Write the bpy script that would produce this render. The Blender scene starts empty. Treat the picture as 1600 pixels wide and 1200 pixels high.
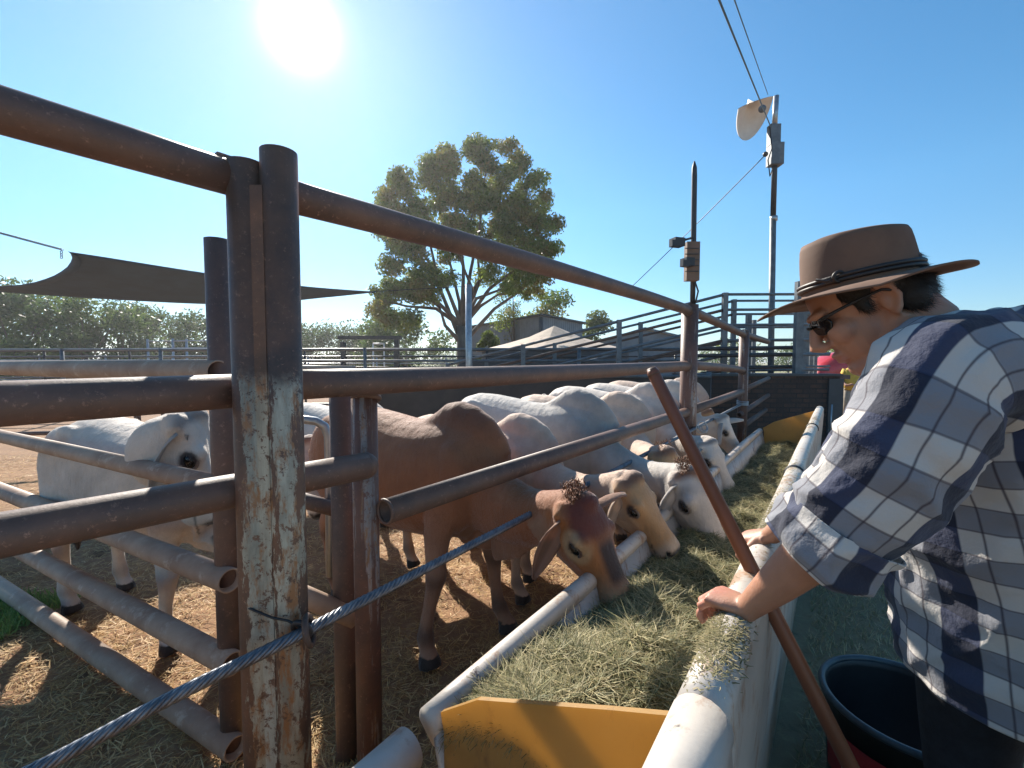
import bpy, math, random
import numpy as np
from mathutils import Vector, Matrix
from mathutils.bvhtree import BVHTree

random.seed(7)
rng = np.random.default_rng(7)
C = bpy.context.scene.collection
SC = bpy.context.scene

# ------------------------------------------------------------------ camera
EYE, FPX, PITCH = 1.5, 700.0, math.radians(2.86)
cd = bpy.data.cameras.new('camera')
cam = bpy.data.objects.new('camera', cd)
C.objects.link(cam)
cam.location = (0, 0, EYE)
cam.rotation_euler = (math.radians(90) - PITCH, 0, 0)
cd.sensor_width = 36.0
cd.lens = 36.0 * FPX / 1600.0
cd.clip_start = 0.05
cd.clip_end = 3000
SC.camera = cam


def ray(px, py):
    u, v = (px - 800) / FPX, -(py - 600) / FPX
    return Vector((u, math.cos(PITCH) + v * math.sin(PITCH), -math.sin(PITCH) + v * math.cos(PITCH)))


def P(px, py, Y):
    """point of the place seen at a photo pixel, at depth Y in metres"""
    d = ray(px, py)
    return Vector((0, 0, EYE)) + d * (Y / d.y)


# ------------------------------------------------------------------ light
SUN = ray(470, 45).normalized()
sun_el = math.asin(SUN.z)
sun_az = math.atan2(SUN.x, SUN.y)
w = bpy.data.worlds.new('World')
SC.world = w
w.use_nodes = True
nt = w.node_tree
nt.nodes.clear()


def N(t, nt_, **kw):
    n = nt_.nodes.new(t)
    for k, v in kw.items():
        setattr(n, k, v)
    return n


def wmath(op, a, b=None, clamp=False):
    n = N('ShaderNodeMath', nt, operation=op)
    n.use_clamp = clamp
    for i, x in enumerate((a, b)):
        if x is None:
            continue
        if isinstance(x, (int, float)):
            n.inputs[i].default_value = x
        else:
            nt.links.new(x, n.inputs[i])
    return n.outputs[0]


sky = N('ShaderNodeTexSky', nt, sky_type='NISHITA')
sky.sun_disc = False
sky.sun_elevation = sun_el
sky.sun_rotation = sun_az
sky.air_density = 1.0
sky.dust_density = 0.0
sky.ozone_density = 2.5
hs = N('ShaderNodeHueSaturation', nt)
hs.inputs['Hue'].default_value = 0.491
hs.inputs['Saturation'].default_value = 1.25
hs.inputs['Value'].default_value = 0.74
nt.links.new(sky.outputs[0], hs.inputs['Color'])
tc = N('ShaderNodeTexCoord', nt)
dp = N('ShaderNodeVectorMath', nt, operation='DOT_PRODUCT')
nrm = N('ShaderNodeVectorMath', nt, operation='NORMALIZE')
nt.links.new(tc.outputs['Generated'], nrm.inputs[0])
nt.links.new(nrm.outputs[0], dp.inputs[0])
dp.inputs[1].default_value = SUN
d = wmath('MAXIMUM', dp.outputs['Value'], 0.0)
glow = wmath('ADD', wmath('MULTIPLY', wmath('POWER', d, 5.0), 0.50), wmath('MULTIPLY', wmath('POWER', d, 45.0), 1.2))
glow = wmath('ADD', glow, wmath('MULTIPLY', wmath('POWER', d, 3000.0), 40.0))
glow = wmath('ADD', glow, wmath('MULTIPLY', wmath('POWER', d, 800.0), 5.0))
gc = N('ShaderNodeVectorMath', nt, operation='SCALE')
gc.inputs[0].default_value = (1.0, 0.93, 0.84)
nt.links.new(glow, gc.inputs['Scale'])
add = N('ShaderNodeVectorMath', nt, operation='ADD')
# sky tinted darker and bluer towards the horizon, the same all the way round
sepz = N('ShaderNodeSeparateXYZ', nt)
nt.links.new(nrm.outputs[0], sepz.inputs[0])
hz_ = N('ShaderNodeMapRange', nt)
nt.links.new(sepz.outputs[2], hz_.inputs[0])
hz_.inputs[1].default_value = 0.0
hz_.inputs[2].default_value = 0.30
hzc = N('ShaderNodeMix', nt, data_type='RGBA')
nt.links.new(hz_.outputs[0], hzc.inputs[0])
hzc.inputs[6].default_value = (0.50, 0.62, 0.74, 1)
hzc.inputs[7].default_value = (1, 1, 1, 1)
hzm = N('ShaderNodeMix', nt, data_type='RGBA', blend_type='MULTIPLY')
hzm.inputs[0].default_value = 1.0
nt.links.new(hs.outputs[0], hzm.inputs[6])
nt.links.new(hzc.outputs[2], hzm.inputs[7])
nt.links.new(hzm.outputs[2], add.inputs[0])
nt.links.new(gc.outputs[0], add.inputs[1])
bg = N('ShaderNodeBackground', nt)
bg.inputs['Strength'].default_value = 0.12
nt.links.new(add.outputs[0], bg.inputs['Color'])
wo = N('ShaderNodeOutputWorld', nt)
nt.links.new(bg.outputs[0], wo.inputs['Surface'])

sl = bpy.data.lights.new('sun', 'SUN')
sl.energy = 5.0
sl.angle = math.radians(0.55)
sl.color = (1.0, 0.93, 0.82)
so = bpy.data.objects.new('sun', sl)
C.objects.link(so)
so.rotation_euler = SUN.to_track_quat('Z', 'Y').to_euler()
so.location = (0, 0, 20)
SC.view_settings.view_transform = 'Standard'
SC.view_settings.look = 'None'
SC.view_settings.exposure = 1.02
SC.view_settings.gamma = 1.0
SC.view_settings.use_curve_mapping = False
SC.cycles.max_bounces = 8
SC.cycles.transparent_max_bounces = 8


# ------------------------------------------------------------------ materials
def new_mat(name):
    m = bpy.data.materials.new(name)
    m.use_nodes = True
    t = m.node_tree
    t.nodes.clear()
    b = t.nodes.new('ShaderNodeBsdfPrincipled')
    o = t.nodes.new('ShaderNodeOutputMaterial')
    t.links.new(b.outputs[0], o.inputs['Surface'])
    return m, t, b


def put(t, sock, val):
    if isinstance(val, bpy.types.NodeSocket):
        t.links.new(val, sock)
    elif isinstance(val, (tuple, list)):
        sock.default_value = tuple(val) + ((1.0,) if len(val) == 3 and len(sock.default_value) == 4 else ())
    else:
        sock.default_value = val


def mix(t, fac, a, b, mode='MIX'):
    n = t.nodes.new('ShaderNodeMix')
    n.data_type = 'RGBA'
    n.blend_type = mode
    put(t, n.inputs[0], fac)
    put(t, n.inputs[6], a)
    put(t, n.inputs[7], b)
    return n.outputs[2]


def mth(t, op, a, b=0.0, c=0.0, clamp=False):
    n = t.nodes.new('ShaderNodeMath')
    n.operation = op
    n.use_clamp = clamp
    put(t, n.inputs[0], a)
    put(t, n.inputs[1], b)
    put(t, n.inputs[2], c)
    return n.outputs[0]


def noise(t, scale, detail=4, rough=0.6, stretch=None, coord='Object'):
    tcn = t.nodes.new('ShaderNodeTexCoord')
    n = t.nodes.new('ShaderNodeTexNoise')
    n.inputs['Scale'].default_value = scale
    n.inputs['Detail'].default_value = detail
    n.inputs['Roughness'].default_value = rough
    src = tcn.outputs[coord]
    if stretch:
        mp = t.nodes.new('ShaderNodeMapping')
        mp.inputs['Scale'].default_value = stretch
        t.links.new(src, mp.inputs[0])
        src = mp.outputs[0]
    t.links.new(src, n.inputs[0])
    return n.outputs['Fac']


def ramp(t, fac, lo, hi):
    n = t.nodes.new('ShaderNodeMapRange')
    put(t, n.inputs[0], fac)
    n.inputs[1].default_value = lo
    n.inputs[2].default_value = hi
    return n.outputs[0]


def bump(t, b, h, strength=0.3, dist=0.01):
    n = t.nodes.new('ShaderNodeBump')
    n.inputs['Strength'].default_value = strength
    n.inputs['Distance'].default_value = dist
    t.links.new(h, n.inputs['Height'])
    t.links.new(n.outputs[0], b.inputs['Normal'])


def simple(name, c1, c2=None, scale=8, rough=0.7, bmp=0.2, metal=0.0, stretch=None, c3=None, dist=0.005):
    m, t, b = new_mat(name)
    c2 = c2 or tuple(x * 0.75 for x in c1)
    f = noise(t, scale, 6, 0.65, stretch)
    col = mix(t, ramp(t, f, 0.38, 0.62), c1, c2)
    if c3:
        f3 = noise(t, scale * 3.1, 5, 0.7, stretch)
        col = mix(t, ramp(t, f3, 0.56, 0.66), col, c3)
    put(t, b.inputs['Base Color'], col)
    b.inputs['Roughness'].default_value = rough
    b.inputs['Metallic'].default_value = metal
    bump(t, b, noise(t, scale * 6, 5, 0.7, stretch), bmp, dist)
    return m


def vcol_mat(name, rough=0.7, bmp=0.15, scale=90, sheen=0.0, attr='col', var=0.25, sss=0.0, transl=0.0):
    m, t, b = new_mat(name)
    a = t.nodes.new('ShaderNodeAttribute')
    a.attribute_name = attr
    f = noise(t, 14, 5, 0.65)
    dark = mix(t, 1.0, a.outputs['Color'], (1 - var, 1 - var, 1 - var), 'MULTIPLY')
    col = mix(t, ramp(t, f, 0.35, 0.65), a.outputs['Color'], dark)
    put(t, b.inputs['Base Color'], col)
    b.inputs['Roughness'].default_value = rough
    if sheen:
        b.inputs['Sheen Weight'].default_value = sheen
        b.inputs['Sheen Roughness'].default_value = 0.35
    if sss:
        b.inputs['Subsurface Weight'].default_value = sss
        b.inputs['Subsurface Radius'].default_value = (0.012, 0.004, 0.002)
        b.inputs['Subsurface Scale'].default_value = 0.6
    if bmp:
        hh = noise(t, scale, 4, 0.7, (1, 1, 0.5))
        if sheen:
            hh = mth(t, 'ADD', mth(t, 'MULTIPLY', hh, .35), mth(t, 'ADD', mth(t, 'MULTIPLY', noise(t, 9, 4, .55, (2.2, 1, .7)), 1.6), mth(t, 'MULTIPLY', noise(t, 60, 3, .6, (1, 1, .3)), .5)))
            bump(t, b, hh, .55, .012)
        else:
            bump(t, b, hh, bmp, 0.004)
    if transl:
        tr = t.nodes.new('ShaderNodeBsdfTranslucent')
        t.links.new(col, tr.inputs['Color'])
        ms = t.nodes.new('ShaderNodeMixShader')
        ms.inputs[0].default_value = transl
        t.links.new(b.outputs[0], ms.inputs[1])
        t.links.new(tr.outputs[0], ms.inputs[2])
        out = [n for n in t.nodes if n.type == 'OUTPUT_MATERIAL'][0]
        t.links.new(ms.outputs[0], out.inputs['Surface'])
    return m


def rust_mat(name, base, dark, pale, pale_amt=0.0, zsplit=None, bands=None):
    """old painted steel pipe, rusty, with flaking pale paint"""
    m, t, b = new_mat(name)
    f = noise(t, 5, 6, 0.7)
    col = mix(t, ramp(t, f, 0.35, 0.65), base, dark)
    sp = noise(t, 60, 5, 0.8)
    col = mix(t, ramp(t, sp, 0.58, 0.7), col, tuple(min(1, x * 1.9 + .02) for x in base))
    if pale_amt:
        st = noise(t, 26, 6, 0.62, (1.0, 1.0, 0.06))
        mask = ramp(t, st, 0.56 - 0.13 * pale_amt, 0.60 - 0.13 * pale_amt)
        if bands:
            tcb = t.nodes.new('ShaderNodeTexCoord')
            sb = t.nodes.new('ShaderNodeSeparateXYZ')
            t.links.new(tcb.outputs['Object'], sb.inputs[0])
            wv = mth(t, 'MULTIPLY', mth(t, 'SUBTRACT', noise(t, 30, 6, 0.75, (1, 1, .25)), 0.5), 0.11)
            mask = None
            for cx_, hw_ in bands:
                e_ = mth(t, 'ABSOLUTE', mth(t, 'SUBTRACT', mth(t, 'ADD', sb.outputs[0], wv), cx_))
                k_ = ramp(t, e_, hw_ + .0015, hw_ - .0015)
                mask = k_ if mask is None else mth(t, 'MAXIMUM', mask, k_)
        if zsplit is not None:
            tcn = t.nodes.new('ShaderNodeTexCoord')
            sx = t.nodes.new('ShaderNodeSeparateXYZ')
            t.links.new(tcn.outputs['Object'], sx.inputs[0])
            zz = mth(t, 'ADD', sx.outputs[2], mth(t, 'MULTIPLY', mth(t, 'SUBTRACT', f, 0.5), 0.25))
            mask = mth(t, 'MULTIPLY', mask, ramp(t, zz, zsplit + 0.04, zsplit - 0.02))
        spots = noise(t, 38, 5, 0.8)
        mask = mth(t, 'MULTIPLY', mask, ramp(t, spots, 0.60, 0.55))
        pl_ = mix(t, ramp(t, noise(t, 16, 5, .7, (1, 1, .2)), .4, .6), pale, tuple(x * 0.55 for x in pale))
        pl_ = mix(t, ramp(t, noise(t, 24, 6, .75, (1, 1, .3)), .50, .60), pl_, (0.27, 0.13, 0.055))
        col = mix(t, mask, col, pl_)
    put(t, b.inputs['Base Color'], col)
    b.inputs['Roughness'].default_value = 0.55
    b.inputs['Metallic'].default_value = 0.0
    bump(t, b, noise(t, 70, 6, 0.8), 0.35, 0.003)
    return m


M = {}
M['rust'] = rust_mat('rusty_pipe', (0.155, 0.085, 0.060), (0.080, 0.052, 0.043), (0.35, 0.36, 0.33))
M['rust_post'] = rust_mat('rusty_post', (0.17, 0.085, 0.05), (0.06, 0.04, 0.032), (0.40, 0.38, 0.30), 0.35, 1.46, bands=[(P(403, 800, 1.08).x, .030), (P(444, 800, 1.08).x, .022)])
M['rust_red'] = rust_mat('rusty_red_post', (0.16, 0.07, 0.045), (0.08, 0.045, 0.036), (0.35, 0.3, 0.28), 0.1)
M['dust_pipe'] = simple('dusty_pipe', (0.42, 0.31, 0.23), (0.30, 0.20, 0.145), 4, 0.6, 0.3, c3=(0.47, 0.37, 0.29))
M['galv'] = simple('galvanised', (0.42, 0.44, 0.46), (0.30, 0.32, 0.34), 12, 0.35, 0.1, 0.7)
M['grey_steel'] = simple('grey_steel', (0.15, 0.17, 0.185), (0.09, 0.105, 0.12), 6, 0.5, 0.2, 0.2)
M['dark_steel'] = simple('dark_steel', (0.035, 0.033, 0.036), (0.02, 0.02, 0.022), 8, 0.5, 0.2)
M['rope'] = simple('wire_rope', (0.22, 0.23, 0.25), (0.12, 0.125, 0.14), 30, 0.38, 0.2, 0.75)
M['black'] = simple('black_plastic', (0.018, 0.018, 0.02), (0.012, 0.012, 0.013), 10, 0.45, 0.1)
M['wood_stick'] = simple('stained_wood', (0.22, 0.075, 0.035), (0.13, 0.045, 0.022), 5, 0.45, 0.15, stretch=(1, 1, 0.1))
M['box'] = simple('control_box', (0.19, 0.11, 0.07), (0.13, 0.08, 0.05), 6, 0.6, 0.1)
M['lamp_white'] = simple('lamp_enamel', (0.78, 0.70, 0.62), (0.68, 0.60, 0.52), 3, 0.5, 0.05)


def trough_mat():
    m, t, b = new_mat('trough_fibreglass')
    f = noise(t, 3, 6, 0.7)
    col = mix(t, ramp(t, f, 0.3, 0.7), (0.56, 0.51, 0.45), (0.42, 0.375, 0.33))
    s = noise(t, 9, 7, 0.75, (1, 1, 0.6))
    col = mix(t, ramp(t, s, 0.53, 0.63), col, (0.34, 0.215, 0.14))
    s2 = noise(t, 4.3, 7, 0.75, (1, 1, 1))
    col = mix(t, ramp(t, s2, 0.61, 0.66), col, (0.06, 0.045, 0.045))
    put(t, b.inputs['Base Color'], col)
    b.inputs['Roughness'].default_value = 0.45
    bump(t, b, noise(t, 40, 6, 0.7), 0.25, 0.003)
    return m


M['trough'] = trough_mat()


def board_mat():
    m, t, b = new_mat('yellow_board')
    f = noise(t, 4, 6, 0.7)
    col = mix(t, ramp(t, f, 0.3, 0.7), (0.58, 0.37, 0.13), (0.44, 0.26, 0.085))
    s = noise(t, 14, 7, 0.8, (1, 1, 0.4))
    col = mix(t, ramp(t, s, 0.56, 0.68), col, (0.26, 0.16, 0.08))
    put(t, b.inputs['Base Color'], col)
    b.inputs['Roughness'].default_value = 0.4
    tr = t.nodes.new('ShaderNodeBsdfTranslucent')
    tr.inputs['Color'].default_value = (0.66, 0.43, 0.14, 1)
    ms = t.nodes.new('ShaderNodeMixShader')
    ms.inputs[0].default_value = 0.55
    t.links.new(b.outputs[0], ms.inputs[1])
    t.links.new(tr.outputs[0], ms.inputs[2])
    out = [n for n in t.nodes if n.type == 'OUTPUT_MATERIAL'][0]
    t.links.new(ms.outputs[0], out.inputs['Surface'])
    return m


M['board'] = board_mat()
M['hide'] = vcol_mat('cow_hide', 0.75, 0.35, 220, 0.35, var=0.14)
M['ear'] = vcol_mat('cow_ear', 0.8, 0.2, 120, 0.2, var=0.1, transl=0.35)
M['eye'] = simple('wet_eye', (0.008, 0.006, 0.006), (0.006, 0.005, 0.005), 5, 0.12, 0.0)
M['tuft'] = simple('poll_hair', (0.22, 0.085, 0.035), (0.12, 0.05, 0.025), 60, 0.6, 0.1)
M['skin'] = vcol_mat('skin', 0.5, 0.25, 160, 0.0, var=0.10, sss=0.12)
M['hair'] = simple('dark_hair', (0.02, 0.014, 0.011), (0.012, 0.009, 0.008), 40, 0.5, 0.5, stretch=(1, 1, 0.15))
M['felt'] = simple('hat_felt', (0.19, 0.105, 0.066), (0.13, 0.072, 0.047), 5, 0.85, 0.35, dist=0.002)
M['hat_band'] = simple('leather_band', (0.035, 0.022, 0.018), None, 20, 0.5, 0.2)
M['jeans'] = simple('dark_trousers', (0.022, 0.024, 0.032), (0.014, 0.015, 0.02), 30, 0.85, 0.4)
M['lens'] = simple('dark_lens', (0.006, 0.006, 0.008), None, 5, 0.1, 0.0)
M['blade'] = vcol_mat('straw_blade', 0.65, 0.0, 90, 0.0, var=0.1, transl=0.25)
M['leaf'] = vcol_mat('leaf', 0.5, 0.0, 90, 0.0, var=0.1, transl=0.45)
M['bark'] = simple('bark', (0.17, 0.135, 0.11), (0.09, 0.07, 0.06), 6, 0.85, 0.5, stretch=(1, 1, 0.3))
M['sail'] = simple('shade_cloth', (0.03, 0.075, 0.15), (0.025, 0.06, 0.12), 3, 0.8, 0.1)
M['red_paint'] = simple('red_paint', (0.55, 0.03, 0.035), (0.45, 0.025, 0.03), 2, 0.3, 0.02)
M['window_glass'] = simple('window_glass', (0.03, 0.04, 0.05), None, 2, 0.08, 0.0)
M['shed'] = simple('shed_sheet', (0.20, 0.215, 0.235), (0.15, 0.16, 0.18), 1.5, 0.5, 0.2)
M['shed_dark'] = simple('shed_dark', (0.06, 0.065, 0.07), None, 1.5, 0.6, 0.2)
M['canvas'] = simple('old_canvas', (0.55, 0.44, 0.34), (0.42, 0.33, 0.26), 1.2, 0.8, 0.2, c3=(0.25, 0.18, 0.13))
M['white_paint'] = simple('white_paint', (0.72, 0.72, 0.70), (0.6, 0.6, 0.6), 4, 0.5, 0.1)
M['yellow_cloth'] = simple('yellow_cloth', (0.62, 0.42, 0.06), (0.5, 0.34, 0.05), 12, 0.8, 0.2)
M['green_cloth'] = simple('green_cloth', (0.10, 0.18, 0.05), None, 12, 0.8, 0.2)
M['khaki'] = simple('khaki', (0.40, 0.34, 0.26), None, 12, 0.8, 0.2)
M['label_red'] = simple('red_label', (0.38, 0.03, 0.035), (0.3, 0.02, 0.03), 10, 0.4, 0.05)
M['belt'] = simple('dark_rubber', (0.055, 0.045, 0.04), (0.03, 0.026, 0.024), 2, 0.7, 0.3)


def brick_mat():
    m, t, b = new_mat('old_brick')
    tcn = t.nodes.new('ShaderNodeTexCoord')
    mp = t.nodes.new('ShaderNodeMapping')
    mp.inputs['Rotation'].default_value = (math.radians(90), 0, 0)
    t.links.new(tcn.outputs['Object'], mp.inputs[0])
    br = t.nodes.new('ShaderNodeTexBrick')
    br.inputs['Scale'].default_value = 1.0
    br.inputs['Brick Width'].default_value = 0.23
    br.inputs['Row Height'].default_value = 0.085
    br.inputs['Mortar Size'].default_value = 0.012
    br.inputs['Color1'].default_value = (0.12, 0.06, 0.04, 1)
    br.inputs['Color2'].default_value = (0.06, 0.035, 0.028, 1)
    br.inputs['Mortar'].default_value = (0.035, 0.028, 0.025, 1)
    t.links.new(mp.outputs[0], br.inputs[0])
    col = mix(t, ramp(t, noise(t, 6, 6, 0.7), 0.4, 0.7), br.outputs['Color'], (0.05, 0.035, 0.03))
    put(t, b.inputs['Base Color'], col)
    b.inputs['Roughness'].default_value = 0.9
    bump(t, b, noise(t, 25, 6, 0.8), 0.6, 0.02)
    return m


M['brick'] = brick_mat()


def ground_mat(name, c1, c2, c3, far):
    m, t, b = new_mat(name)
    f = noise(t, 0.9, 8, 0.7)
    f2 = noise(t, 18, 8, 0.75)
    col = mix(t, ramp(t, f, 0.35, 0.65), c1, c2)
    col = mix(t, ramp(t, f2, 0.5, 0.68), col, c3)
    dk = noise(t, 3.2, 6, 0.7)
    col = mix(t, mth(t, 'MULTIPLY', ramp(t, dk, 0.56, 0.66), 0.7), col, tuple(x * 0.35 for x in c2))
    if far:
        g = t.nodes.new('ShaderNodeNewGeometry')
        sx = t.nodes.new('ShaderNodeSeparateXYZ')
        t.links.new(g.outputs['Position'], sx.inputs[0])
        yy = mth(t, 'ADD', sx.outputs[1], mth(t, 'MULTIPLY', f, 12.0))
        col = mix(t, ramp(t, yy, 9, 22), col, mix(t, f2, (0.27, 0.15, 0.085), (0.22, 0.12, 0.07)))
        col = mix(t, ramp(t, yy, 34, 46), col, mix(t, f2, (0.30, 0.27, 0.14), (0.22, 0.21, 0.10)))
    put(t, b.inputs['Base Color'], col)
    b.inputs['Roughness'].default_value = 0.95
    bump(t, b, noise(t, 45, 8, 0.8), 0.7, 0.02)
    return m


M['ground'] = ground_mat('straw_dirt', (0.36, 0.20, 0.10), (0.24, 0.13, 0.068), (0.48, 0.32, 0.15), True)
M['turf'] = ground_mat('turf_soil', (0.26, 0.21, 0.13), (0.29, 0.22, 0.13), (0.33, 0.28, 0.16), False)


def plaid_mat():
    m, t, b = new_mat('plaid_cloth')
    uv = t.nodes.new('ShaderNodeUVMap')
    uv.uv_map = 'UVMap'
    sx = t.nodes.new('ShaderNodeSeparateXYZ')
    t.links.new(uv.outputs[0], sx.inputs[0])
    u, v = sx.outputs[0], sx.outputs[1]

    def stripe(x, period, off, width):
        fr = mth(t, 'FRACT', mth(t, 'ADD', mth(t, 'DIVIDE', x, period), off))
        e = mth(t, 'ABSOLUTE', mth(t, 'SUBTRACT', fr, 0.5))
        return ramp(t, e, width / 2 + 0.008, width / 2 - 0.008)
    hb = stripe(v, 0.094, 0.0, 0.5)
    hl = mth(t, 'MAXIMUM', stripe(v, 0.094, 0.25, 0.035), stripe(v, 0.094, 0.75, 0.03))
    vb = stripe(u, 0.136, 0.0, 0.36)
    vl = stripe(u, 0.136, 0.35, 0.022)
    vl2 = stripe(u, 0.136, 0.62, 0.02)
    col = mix(t, mth(t, 'MULTIPLY', hb, 0.85), (0.62, 0.58, 0.54), (0.20, 0.21, 0.25))
    col = mix(t, mth(t, 'MULTIPLY', hl, 0.75), col, (0.10, 0.085, 0.10))
    col = mix(t, mth(t, 'MULTIPLY', mth(t, 'MAXIMUM', vl, vl2), 0.85), col, (0.06, 0.045, 0.06))
    navy = mix(t, hb, (0.022, 0.034, 0.090), (0.009, 0.013, 0.036))
    col = mix(t, mth(t, 'MULTIPLY', vb, 0.96), col, navy)
    put(t, b.inputs['Base Color'], col)
    b.inputs['Roughness'].default_value = 0.85
    b.inputs['Sheen Weight'].default_value = 0.15
    tr = t.nodes.new('ShaderNodeBsdfTranslucent')
    t.links.new(col, tr.inputs['Color'])
    ms = t.nodes.new('ShaderNodeMixShader')
    ms.inputs[0].default_value = 0.18
    t.links.new(b.outputs[0], ms.inputs[1])
    t.links.new(tr.outputs[0], ms.inputs[2])
    out = [n for n in t.nodes if n.type == 'OUTPUT_MATERIAL'][0]
    t.links.new(ms.outputs[0], out.inputs['Surface'])
    h = mth(t, 'ADD', noise(t, 22, 5, 0.6), mth(t, 'MULTIPLY', noise(t, 400, 2, 0.5), 0.015))
    bump(t, b, h, 0.4, 0.016)
    return m


M['plaid'] = plaid_mat()


# ------------------------------------------------------------------ mesh helpers
class MB:
    """collects shapes for ONE mesh object"""

    def __init__(self):
        self.v, self.f = [], []
        self.smooth = []

    def add(self, vs, fs, smooth=True):
        o = len(self.v)
        self.v += [tuple(p) for p in vs]
        self.f += [tuple(i + o for i in q) for q in fs]
        self.smooth += [smooth] * len(fs)
        return self

    def rings(self, rs, cap=True, smooth=True, closed=False):
        """rs: list of lists of points, same length"""
        n = len(rs[0])
        vs = [p for r in rs for p in r]
        fs = []
        m = len(rs)
        for i in range(m if closed else m - 1):
            a, b2 = i * n, ((i + 1) % m) * n
            for j in range(n):
                k = (j + 1) % n
                fs.append((a + j, a + k, b2 + k, b2 + j))
        if cap and not closed:
            fs.append(tuple(range(n))[::-1])
            fs.append(tuple((m - 1) * n + j for j in range(n)))
        return self.add(vs, fs, smooth)

    def tube(self, pts, r, n=12, cap=True, upref=(0, 0, 1)):
        """r: number or list of numbers or list of (side, up, down)"""
        pts = [Vector(p) for p in pts]
        rs = []
        for i, p in enumerate(pts):
            t = (pts[min(i + 1, len(pts) - 1)] - pts[max(i - 1, 0)]).normalized()
            up = Vector(upref)
            if abs(t.dot(up.normalized())) > 0.97:
                up = Vector((1, 0, 0)) if abs(t.x) < 0.9 else Vector((0, 1, 0))
            s = t.cross(up).normalized()
            u = s.cross(t).normalized()
            q = r[i] if isinstance(r, (list, tuple)) else r
            if not isinstance(q, (list, tuple)):
                q = (q, q, q)
            ring = []
            for k in range(n):
                a = 2 * math.pi * k / n
                ca, sa = math.cos(a), math.sin(a)
                ring.append(p + s * (q[0] * ca) + u * ((q[1] if sa > 0 else q[2]) * sa))
            rs.append(ring)
        return self.rings(rs, cap)

    def pipe(self, a, b, r, wall=0.006, n=20, seg=1):
        """hollow pipe with open ends"""
        a, b = Vector(a), Vector(b)
        t = (b - a).normalized()
        up = Vector((0, 0, 1)) if abs(t.z) < 0.95 else Vector((1, 0, 0))
        s = t.cross(up).normalized()
        u = s.cross(t)

        def ring(c, rr):
            return [c + s * rr * math.cos(2 * math.pi * k / n) + u * rr * math.sin(2 * math.pi * k / n) for k in range(n)]
        rs = [ring(a.lerp(b, i / seg), r) for i in range(seg + 1)] + [ring(b, r - wall), ring(a, r - wall)]
        return self.rings(rs, closed=True)

    def box(self, c, size, rot=0.0, smooth=False):
        c = Vector(c)
        hx, hy, hz = (x / 2 for x in size)
        R = Matrix.Rotation(rot, 3, 'Z')
        vs = [c + R @ Vector((x, y, z)) for x in (-hx, hx) for y in (-hy, hy) for z in (-hz, hz)]
        return self.add(vs, [(0, 1, 3, 2), (4, 6, 7, 5), (0, 4, 5, 1), (2, 3, 7, 6), (0, 2, 6, 4), (1, 5, 7, 3)], smooth)

    def ball(self, c, r, n=12, m=8, R=None):
        c = Vector(c)
        rx, ry, rz = r if isinstance(r, (tuple, list)) else (r, r, r)
        rs = []
        for i in range(m + 1):
            ph = math.pi * (0.02 + 0.96 * i / m)
            ring = []
            for k in range(n):
                a = 2 * math.pi * k / n
                q = Vector((rx * math.sin(ph) * math.cos(a), ry * math.sin(ph) * math.sin(a), -rz * math.cos(ph)))
                ring.append(c + (R @ q if R else q))
            rs.append(ring)
        return self.rings(rs)

    def lathe(self, c, prof, n=32, smooth=True, cap=False):
        c = Vector(c)
        rs = [[c + Vector((r * math.cos(2 * math.pi * k / n), r * math.sin(2 * math.pi * k / n), z)) for k in range(n)] for r, z in prof]
        return self.rings(rs, cap, smooth)

    def torus(self, c, R, r, normal=(0, 0, 1), n=24, m=8, sx=1.0):
        c = Vector(c)
        q = Vector(normal).to_track_quat('Z', 'Y')
        rs = []
        for i in range(n):
            a = 2 * math.pi * i / n
            rs.append([c + q @ Vector(((R + r * math.cos(b2)) * math.cos(a) * sx, (R + r * math.cos(b2)) * math.sin(a), r * math.sin(b2)))
                       for b2 in [2 * math.pi * k / m for k in range(m)]])
        return self.rings(rs, closed=True)

    def mesh(self, name):
        me = bpy.data.meshes.new(name)
        me.from_pydata(self.v, [], self.f)
        me.polygons.foreach_set('use_smooth', self.smooth)
        me.update()
        return me

    def build(self, name, mat, parent=None, origin=None):
        me = self.mesh(name)
        o = bpy.data.objects.new(name, me)
        C.objects.link(o)
        me.materials.append(mat if not isinstance(mat, str) else M[mat])
        if parent is not None:
            o.parent = parent
            # geometry is written in world coordinates: undo the parent's own place
            o.matrix_parent_inverse = parent_matrix(parent).inverted()
        elif origin is not None:
            me.transform(Matrix.Translation(-Vector(origin)))
            o.location = origin
        return o


def parent_matrix(o):
    m = Matrix.LocRotScale(o.location, o.rotation_euler, o.scale)
    if o.parent:
        m = parent_matrix(o.parent) @ o.matrix_parent_inverse @ m
    return m


def tag(o, label=None, cat=None, group=None, kind=None):
    if label:
        o['label'] = label
    if cat:
        o['category'] = cat
    if group:
        o['group'] = group
    if kind:
        o['kind'] = kind
    return o


def empty(name, loc, rz=0.0):
    o = bpy.data.objects.new(name, None)
    o.empty_display_size = 0.1
    C.objects.link(o)
    o.location = loc
    o.rotation_euler = (0, 0, rz)
    return o


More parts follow.
